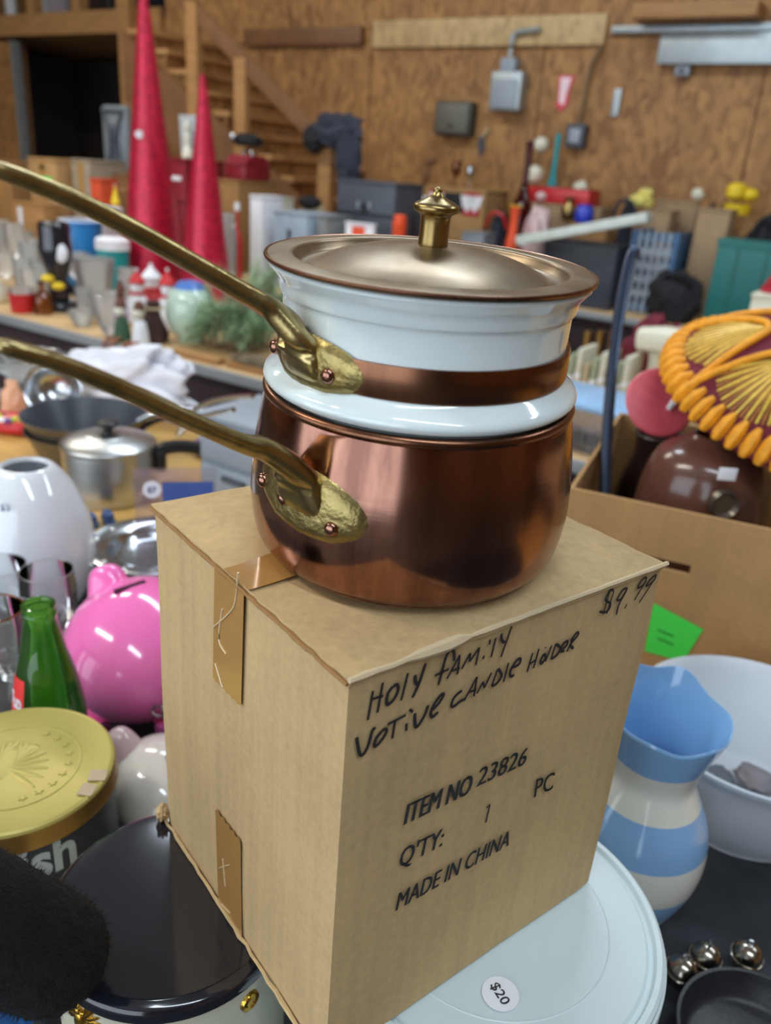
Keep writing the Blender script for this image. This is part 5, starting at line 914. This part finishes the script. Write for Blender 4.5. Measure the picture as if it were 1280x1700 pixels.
t, w, h, d = wallthing('outlet_box', 'small grey outlet box directly below the metal channel', 'outlet', 1122, 110, 1142, 126, .06); bm = B(); box(bm, -w, w, -d, 0, 0, h, .006); obj('outlet_case', bm, GREYM, t); bm = B(); box(bm, -w * .5, w * .5, -d - .004, -d, h * .2, h * .8, .002); obj('outlet_cover', bm, DARKG, t)
t, w, h, d = wallthing('hung_tool', 'dark hand tool with a pale handle hung beside the breaker panel', 'tool', 790, 212, 806, 262, .03); bm = B(); prism(bm, [(-w * .5, h * .75), (w * .2, h * .8), (w * .4, h * .3), (-w * .1, 0), (-w * .5, h * .3)], 0, .012); obj('tool_blade', bm, DARKG, t, None, (math.radians(90), 0, 0)); bm = B(); tube(bm, [(0, -.012, h * .7), (w * .8, -.012, h)], .012, 8); obj('tool_handle', bm, BEIGE, t)
# loft contents
LF = LZ + .062
def loftbox(name, label, cat, px, wpx, dv, h, m, lean=0.0):
    p = VV(px, 30, VW + dv); q = ROOM.inverted() @ p; w = WPX(p, wpx) / 2; t = thing(name, label, cat, room(q.x, VW + dv, LF + .001), -ANG); bm = B(); box(bm, -w, w, -.03, .03, 0, h, .008); obj('board', bm, m, t, None, (0, lean, 0)); bm = B(); box(bm, -w * .9, w * .9, -.042, -.031, h * .82, h * .88, .002); obj('edge_strip', bm, m, t, None, (0, lean, 0)); return t
loftbox('wall_panel_board', 'white board standing upright at the end of the loft', 'board', 20, 18, .5, .9, PAPERW); loftbox('drywall_sheet', 'broad pale sheet leaning in the loft', 'sheet', 96, 52, .9, 1.0, mat('pale_sheet', rgb(206, 196, 204), .6)); loftbox('white_strip', 'narrow white strip leaning across the pale sheet', 'strip', 78, 12, .55, .9, PAPERW, -.25); loftbox('dark_screen', 'dark glossy flat screen stored on the loft', 'screen', 170, 52, .6, .7, BLACKG); loftbox('navy_case', 'dark navy case stored on the loft by the stairs', 'case', 262, 90, .45, .5, NAVY)
# ================================================================== long back table: left to right
DRED = mat('dark_red_metal', rgb(130, 24, 40), .4)
lt('bottle', 'red_extinguisher', 'slim red extinguisher bottle with a white cap', 'extinguisher', 394, 3.25, 350, 17, RED, extra=cap(PAPERW, .5, .12))
lt('jar', 'clear_jug', 'clear glass jug beside the slim red extinguisher', 'jug', 378, 3.05, 355, 30, CLEAR, extra=rimring(CLEAR))
carton('white_carton', 'narrow white carton beside the grey cash box', 424, 3.20, 324, 26, PAPERW, .16); carton('cream_carton', 'cream carton behind the narrow white carton', 440, 3.46, 326, 36, IVORY, .16)
carton('cash_box', 'light grey metal cash box with a dark keyhole', 479, 3.20, 352, 70, mat('pale_blue_grey_metal', rgb(160, 176, 194), .4), .24, None, [(-.12, .05, .62, .78, BLACKP, 'keyhole')], cat='cash box'); carton('grey_carton', 'small grey carton between cash box and black case', 530, 3.24, 358, 20, mat('mid_grey_card', rgb(128, 130, 132), .7), .22)
c = TV(514, 3.80); t = thing('cloth_heap', 'beige cloth heap on top of the table behind the cash box', 'cloth', c); bm = B(); blob(bm, WPX(c, 27), .08, TOP(c, 318) * .5, .25, 2, 3, 4, .2); obj('cloth_folds', bm, BEIGE, t); bm = B(); ball(bm, (0, -.1, TOP(c, 335)), .05, 2, (1.4, .5, .7)); obj('black_patch', bm, BLACKCL, t)
carton('instrument_case', 'large dark grey hard case with twin latches', 598, 3.50, 300, 112, DARKG, .26, None, [(-1.0, 1.0, .70, .72, BLACKP, 'case_seam'), (-.28, -.2, .76, .82, GALV, 'latch'), (.12, .2, .76, .82, GALV, 'latch'), (-.1, .06, .70, .80, BLACKP, 'case_handle')], cat='case')
carton('label_card', 'white card with an orange square leaning on the dark case', 590, 3.30, 370, 52, PAPERW, .03, None, [(-.5, .4, .70, .95, ORRED, 'orange_print')], cat='card', rot=.1)
lt('tub', 'orange_canister', 'orange red canister beside the dark hard case', 'canister', 654, 3.30, 368, 22, ORRED, extra=cap(ORRED, .9, .08)); carton('black_carton', 'black carton to the right of the orange canister', 684, 3.40, 356, 34, BLACKP, .2)
c = TV(682, 3.86); t = thing('white_pouf', 'white wadded cloth behind the black carton', 'cloth', c); bm = B(); blob(bm, WPX(c, 14), .07, TOP(c, 322) * .5, .3, 2.2, 6, 3, .2); obj('cloth_wad', bm, PAPERW, t); bm = B(); ball(bm, (.02, -.06, TOP(c, 340)), .05, 2); obj('cloth_knot', bm, PAPERW, t)
carton('printed_carton', 'tan carton printed with red panels and white cup shapes', 742, 4.45, 312, 108, CARD2, .3, None, [(-.86, -.38, .72, .96, mat('print_red', rgb(186, 30, 54), .5), 'red_print'), (.32, .86, .72, .96, MATS['print_red'], 'red_print'), (-.36, .30, .74, .95, BLACKP, 'dark_print')])
for sx, dxs in ((-.62, (-.06, .06)), (.58, (-.09, .09))): pass
t = bpy.data.objects['printed_carton']
hpc = TOP(TV(742, 4.45), 312); wpc = WPX(TV(742, 4.45), 108) / 2
for x in (-.62, .46, .70):
    bm = B(); prism(bm, [(-.05, hpc * .93), (.05, hpc * .93), (.03, hpc * .80), (.012, hpc * .80), (.012, hpc * .76), (-.012, hpc * .76), (-.012, hpc * .80), (-.03, hpc * .80)], 0, .002); obj('cup_print', bm, PAPERW, t, (x * wpc, -.1548, 0), (math.radians(90), 0, 0))
z2 = .76 + hpc + .002
for px, nm, lb, wp_, hh_, m, kind in [(706, 'horse_figurine', 'brown carved figurine on the printed carton', 14, .13, PINE2, 'vase'), (755, 'copper_cup', 'copper coloured goblet on the printed carton', 16, .14, COPPER_D, 'wine'), (778, 'pewter_cup', 'silver grey goblet beside the copper goblet', 16, .12, STEEL, 'wine')]:
    c = TV(px, 4.6, z2); t = simple(nm, lb, 'figurine' if 'horse' in nm else 'goblet', c, PROF[kind], m, WPX(c, wp_) / 2, hh_, 20, 'body'); bm = B(); ball(bm, (.02, 0, hh_ * 1.02), .028, 2, (1.3, .8, .8)) if 'horse' in nm else tube(bm, [radial(2 * math.pi * k / 16, WPX(c, wp_) * .46, hh_) for k in range(16)], .004, 6, True); obj('head' if 'horse' in nm else 'rim', bm, m, t)
lt('bottle', 'red_bottle', 'tall dark red glass bottle on the back table', 'bottle', 849, 4.34, 246, 32, REDGL, extra=cap(REDGL, .4, .05)); lt('bottle', 'teal_bottle', 'tall slender teal bottle with a blue foot', 'bottle', 893, 4.80, 222, 24, TEAL, extra=lambda t, r, h: obj('blue_foot', lathe(B(), [(0, .001), (r * 1.05, .001), (r * 1.05, h * .25), (r * 1.01, h * .25)], 20), COBALT, t))
c = TV(868, 4.76); t = thing('ball_finial', 'cream ball finial on a thin stick behind the teal bottle', 'finial', c); hb = TOP(c, 226); bm = B(); tube(bm, [(0, 0, 0), (0, 0, hb - .05)], .01, 8); obj('stick', bm, PINE2, t); bm = B(); ball(bm, (0, 0, hb - .045), .045, 2); obj('ball', bm, IVORY, t)
carton('tan_carton', 'tan carton carrying the red tray box', 918, 4.5, 340, 118, TAN, .2)
ZT = .76 + TOP(TV(918, 4.5), 340) + .002
carton('red_tray', 'bright red tray box on the tan carton behind the pink bag', 922, 4.5, 311, 112, RED, .18, z=ZT)
carton('stacked_carton', 'brown carton supporting the brass urn and cobalt jar', 956, 4.36, 372, 64, CARDIN, .12)
ZS = .76 + TOP(TV(956, 4.36), 372) + .002
c = TV(876, 4.22); t = thing('clear_bag', 'clear pinkish plastic bag of trinkets', 'bag', c); bm = B(); blob(bm, WPX(c, 24), .07, TOP(c, 322) * .5, .25, 2, 4, 4, .2); obj('bag_film', bm, mat('pinkish_film', rgb(206, 176, 176), .25), t); bm = B(); ball(bm, (0, 0, TOP(c, 322) * .98), .03, 2, (1, 1, .8)); obj('bag_knot', bm, MATS['pinkish_film'], t)
lt('vase', 'brass_lamp_base', 'shiny brass urn with a pale glint on the back table', 'urn', 941, 4.42, 328, 24, BRASSK, z=ZS, extra=rimring(BRASSK)); lt('jar', 'cobalt_jar', 'round cobalt blue jar on the back table', 'jar', 968, 4.42, 342, 30, COBALT, z=ZS, extra=cap(COBALT, .8, .08))
lt('vase', 'yellow_vase', 'small yellow and orange vase near the dark red bottle', 'vase', 838, 4.12, 342, 24, ORRED, extra=rimring(YELLOW))
c = TV(818, 4.2); 
for px, v, tp, w, m, lb, nm in [(818, 4.42, 345, 14, NAVY, 'navy and red sports bag next to the printed carton', 'sports_bag'), (1016, 4.56, 322, 9, NAVY, 'navy quilted bag beside the cobalt jar', 'quilted_bag'), (1150, 4.79, 334, 14, BLACKCL, 'black knitted bundle behind the paper bag', 'knit_bundle'), (1240, 4.47, 352, 40, BLACKCL, 'black tangled cloth heap above the teal bin', 'cloth_heap'), (1112, 4.11, 448, 42, BLACKCL, 'black duffel bag slumped at the table front', 'duffel_bag')]:
    c = TV(px, v); t = thing(nm, lb, 'bag' if 'bag' in nm else 'cloth', c, -ANG); hh_ = TOP(c, tp); bm = B(); blob(bm, WPX(c, w), .08, hh_ * .54, .25, 2, px % 11, 4, .2); obj('soft_body', bm, m, t); bm = B(); tube(bm, sm([(-.06, -.05, hh_ * .75), (-.03, -.07, hh_ * .92), (.04, -.07, hh_ * .92), (.07, -.05, hh_ * .75)], 3), .010, 6); obj('strap', bm, RED if nm == 'sports_bag' else m, t)
carton('dark_tote', 'dark slate plastic tote under the long white plank', 948, 4.12, 402, 124, mat('slate_tote', rgb(52, 58, 70), .5), .2, None, [(-1.02, 1.02, .90, .96, DARKG, 'tote_rim')], cat='tote')
htt = TOP(TV(950, 4.12), 402); 
qa_, qb_ = VV(862, 392, 4.04), VV(1078, 352, 4.04); t = thing('white_plank', 'long white painted plank resting aslant on the dark tote', 'plank', qa_); L_ = qb_ - qa_; bm = B(); box(bm, 0, L_.length, -.05, .05, -.045, .0, .003); o = obj('plank_board', bm, mat('pale_grey_paint', rgb(204, 212, 206), .5), t); o.rotation_euler = L_.to_track_quat('X', 'Z').to_euler(); bm = B(); box(bm, .02, .06, -.051, .051, -.047, .002); o2 = obj('end_cleat', bm, MATS['pale_grey_paint'], t); o2.rotation_euler = o.rotation_euler
carton('foam_carton', 'tan carton topped with pale yellow foam behind the plank', 1062, 4.60, 348, 44, TAN, .16)
c = TV(1062, 4.66, .762 + TOP(TV(1062, 4.60), 348)); t = thing('foam_heap', 'pale yellow foam pieces on the tan carton behind the plank', 'foam', c, -ANG); bm = B(); blob(bm, WPX(c, 20), .06, .04, .3, 2.4, 3, 4, .2); obj('foam_lump', bm, mat('pale_yellow_foam', rgb(226, 214, 120), .7), t); bm = B(); blob(bm, .04, .03, .02, .3, 2, 5, 3, .2); obj('foam_scrap', bm, MATS['pale_yellow_foam'], t, (.02, -.01, .062))
# blue milk crate with open lattice
c = TV(1064, 4.22); t = thing('milk_crate', 'blue lattice crate with grey mesh beside the paper bag', 'crate', c + ROOM @ Vector((0, .14, 0)), -ANG); hh_ = TOP(c, 384); w = WPX(c, 68) / 2; CB = mat('crate_blue', rgb(60, 100, 140), .5)
for i in range(6): z = hh_ * (i + .5) / 6; bm = B(); box(bm, -w, w, -.14, -.128, z - hh_ * .04, z + hh_ * .04); obj('crate_slat', bm, CB if i in (0, 5) else GREYM, t); bm = B(); box(bm, -w, w, .128, .14, z - hh_ * .04, z + hh_ * .04); obj('crate_slat', bm, CB if i in (0, 5) else GREYM, t)
for sx in (-1, 1): bm = B(); box(bm, sx * w - .012, sx * w + .012, -.142, .142, 0, hh_); obj('crate_end', bm, CB, t)
for i in range(5): x = -w * .7 + i * w * .35; bm = B(); box(bm, x - .008, x + .008, -.146, -.141, 0, hh_); obj('crate_bar', bm, GREYM, t)
t = carton('paper_bag', 'upright brown paper bag on the back table', 1148, 4.34, 346, 50, TAN, .14, cat='bag'); carton('flat_card', 'slanted brown cardboard sheet by the yellow foam', 1092, 4.83, 332, 66, TAN, .02, rot=.0, cat='cardboard')
carton('plank_crate', 'brown crate under the yellow planter by the wall', 1224, 4.60, 362, 56, CARDIN, .22)
lt('tub', 'yellow_planter', 'yellow planter with yellow flowers on the brown crate', 'planter', 1222, 4.72, 338, 44, YELLOW, z=.764 + TOP(TV(1224, 4.60), 362), extra=lambda t, r, h: [obj('flower', ball(B(), (r * .6 * math.cos(k * 2.1), r * .6 * math.sin(k * 2.1), h + .045 + .02 * (k % 2)), .05, 2, (1, 1, .7)), YELLOW, t) for k in range(5)])
carton('teal_bin', 'large dark teal storage bin at the end of the back table', 1228, 4.12, 402, 128, TEALD, .2, None, [(-1.03, 1.03, .92, 1.0, TEALD, 'bin_rim'), (-.5, -.46, .1, .9, mat('teal_rib', rgb(24, 96, 94), .5), 'bin_rib'), (.2, .24, .1, .9, MATS['teal_rib'], 'bin_rib')], cat='bin'); carton('white_box_stack', 'stack of white flat boxes beside the teal bin', 1146, 4.53, 402, 70, PAPERW, .13, None, [(-1, 1, .66, .67, GREYM, 'gap'), (-1, 1, .8, .81, GREYM, 'gap')])
for i, (px, v, tp, w, lb) in enumerate([(886, 4.62, 296, 30, 'cream skull shaped ornament above the red tray'), (1120, 4.72, 312, 18, 'cream ornament near the slanted cardboard sheet'), (938, 4.82, 300, 24, 'ivory ornament behind the brass urn')]):
    c = TV(px, v, ZT + TOP(TV(922, 4.5, ZT), 311) + .010) if i == 0 else TV(px, v); hh_ = max(.05, TOP(c, tp)); r = WPX(c, w) / 2; t = thing('cream_ornament', lb, 'ornament', c); bm = B(); lathe(bm, [(0, 0), (r * .7, 0), (r * .3, hh_ * .1), (r * .2, hh_ * .6), (0, hh_ * .6)], 16); obj('ornament_stand', bm, PINE2, t); bm = B(); blob(bm, r, r, r, .2, 2, i, 3); obj('ornament_head', bm, IVORY, t, (0, 0, max(hh_ - r, r * .9)))
for i, (px, v, tp, w, m, lb) in enumerate([(700, 4.13, 392, 34, TAN, 'brown kraft box below the printed carton'), (775, 4.13, 386, 40, mat('grey_blue_card', rgb(132, 140, 150), .7), 'grey blue box at the front of the back table')]): carton('small_carton', lb, px, v, tp, w, m, .16)
# ceiling fixtures
for i, (u, v, pw, tint) in enumerate(LAMPS):
    t = thing('tube_fixture', 'white twin tube light fixture hanging from the ceiling', 'light fixture', room(u, v, 3.66), -ANG, 'ceiling tube fixtures'); bm = B(); box(bm, -1.15, 1.15, -.13, .13, 0, .07, .01); obj('fixture_tray', bm, PAPERW, t)
    for x in (-.9, .9): bm = B(); tube(bm, [(x, 0, .071), (x, 0, H - 3.661)], .004, 6); obj('hanger_rod', bm, STEEL, t)
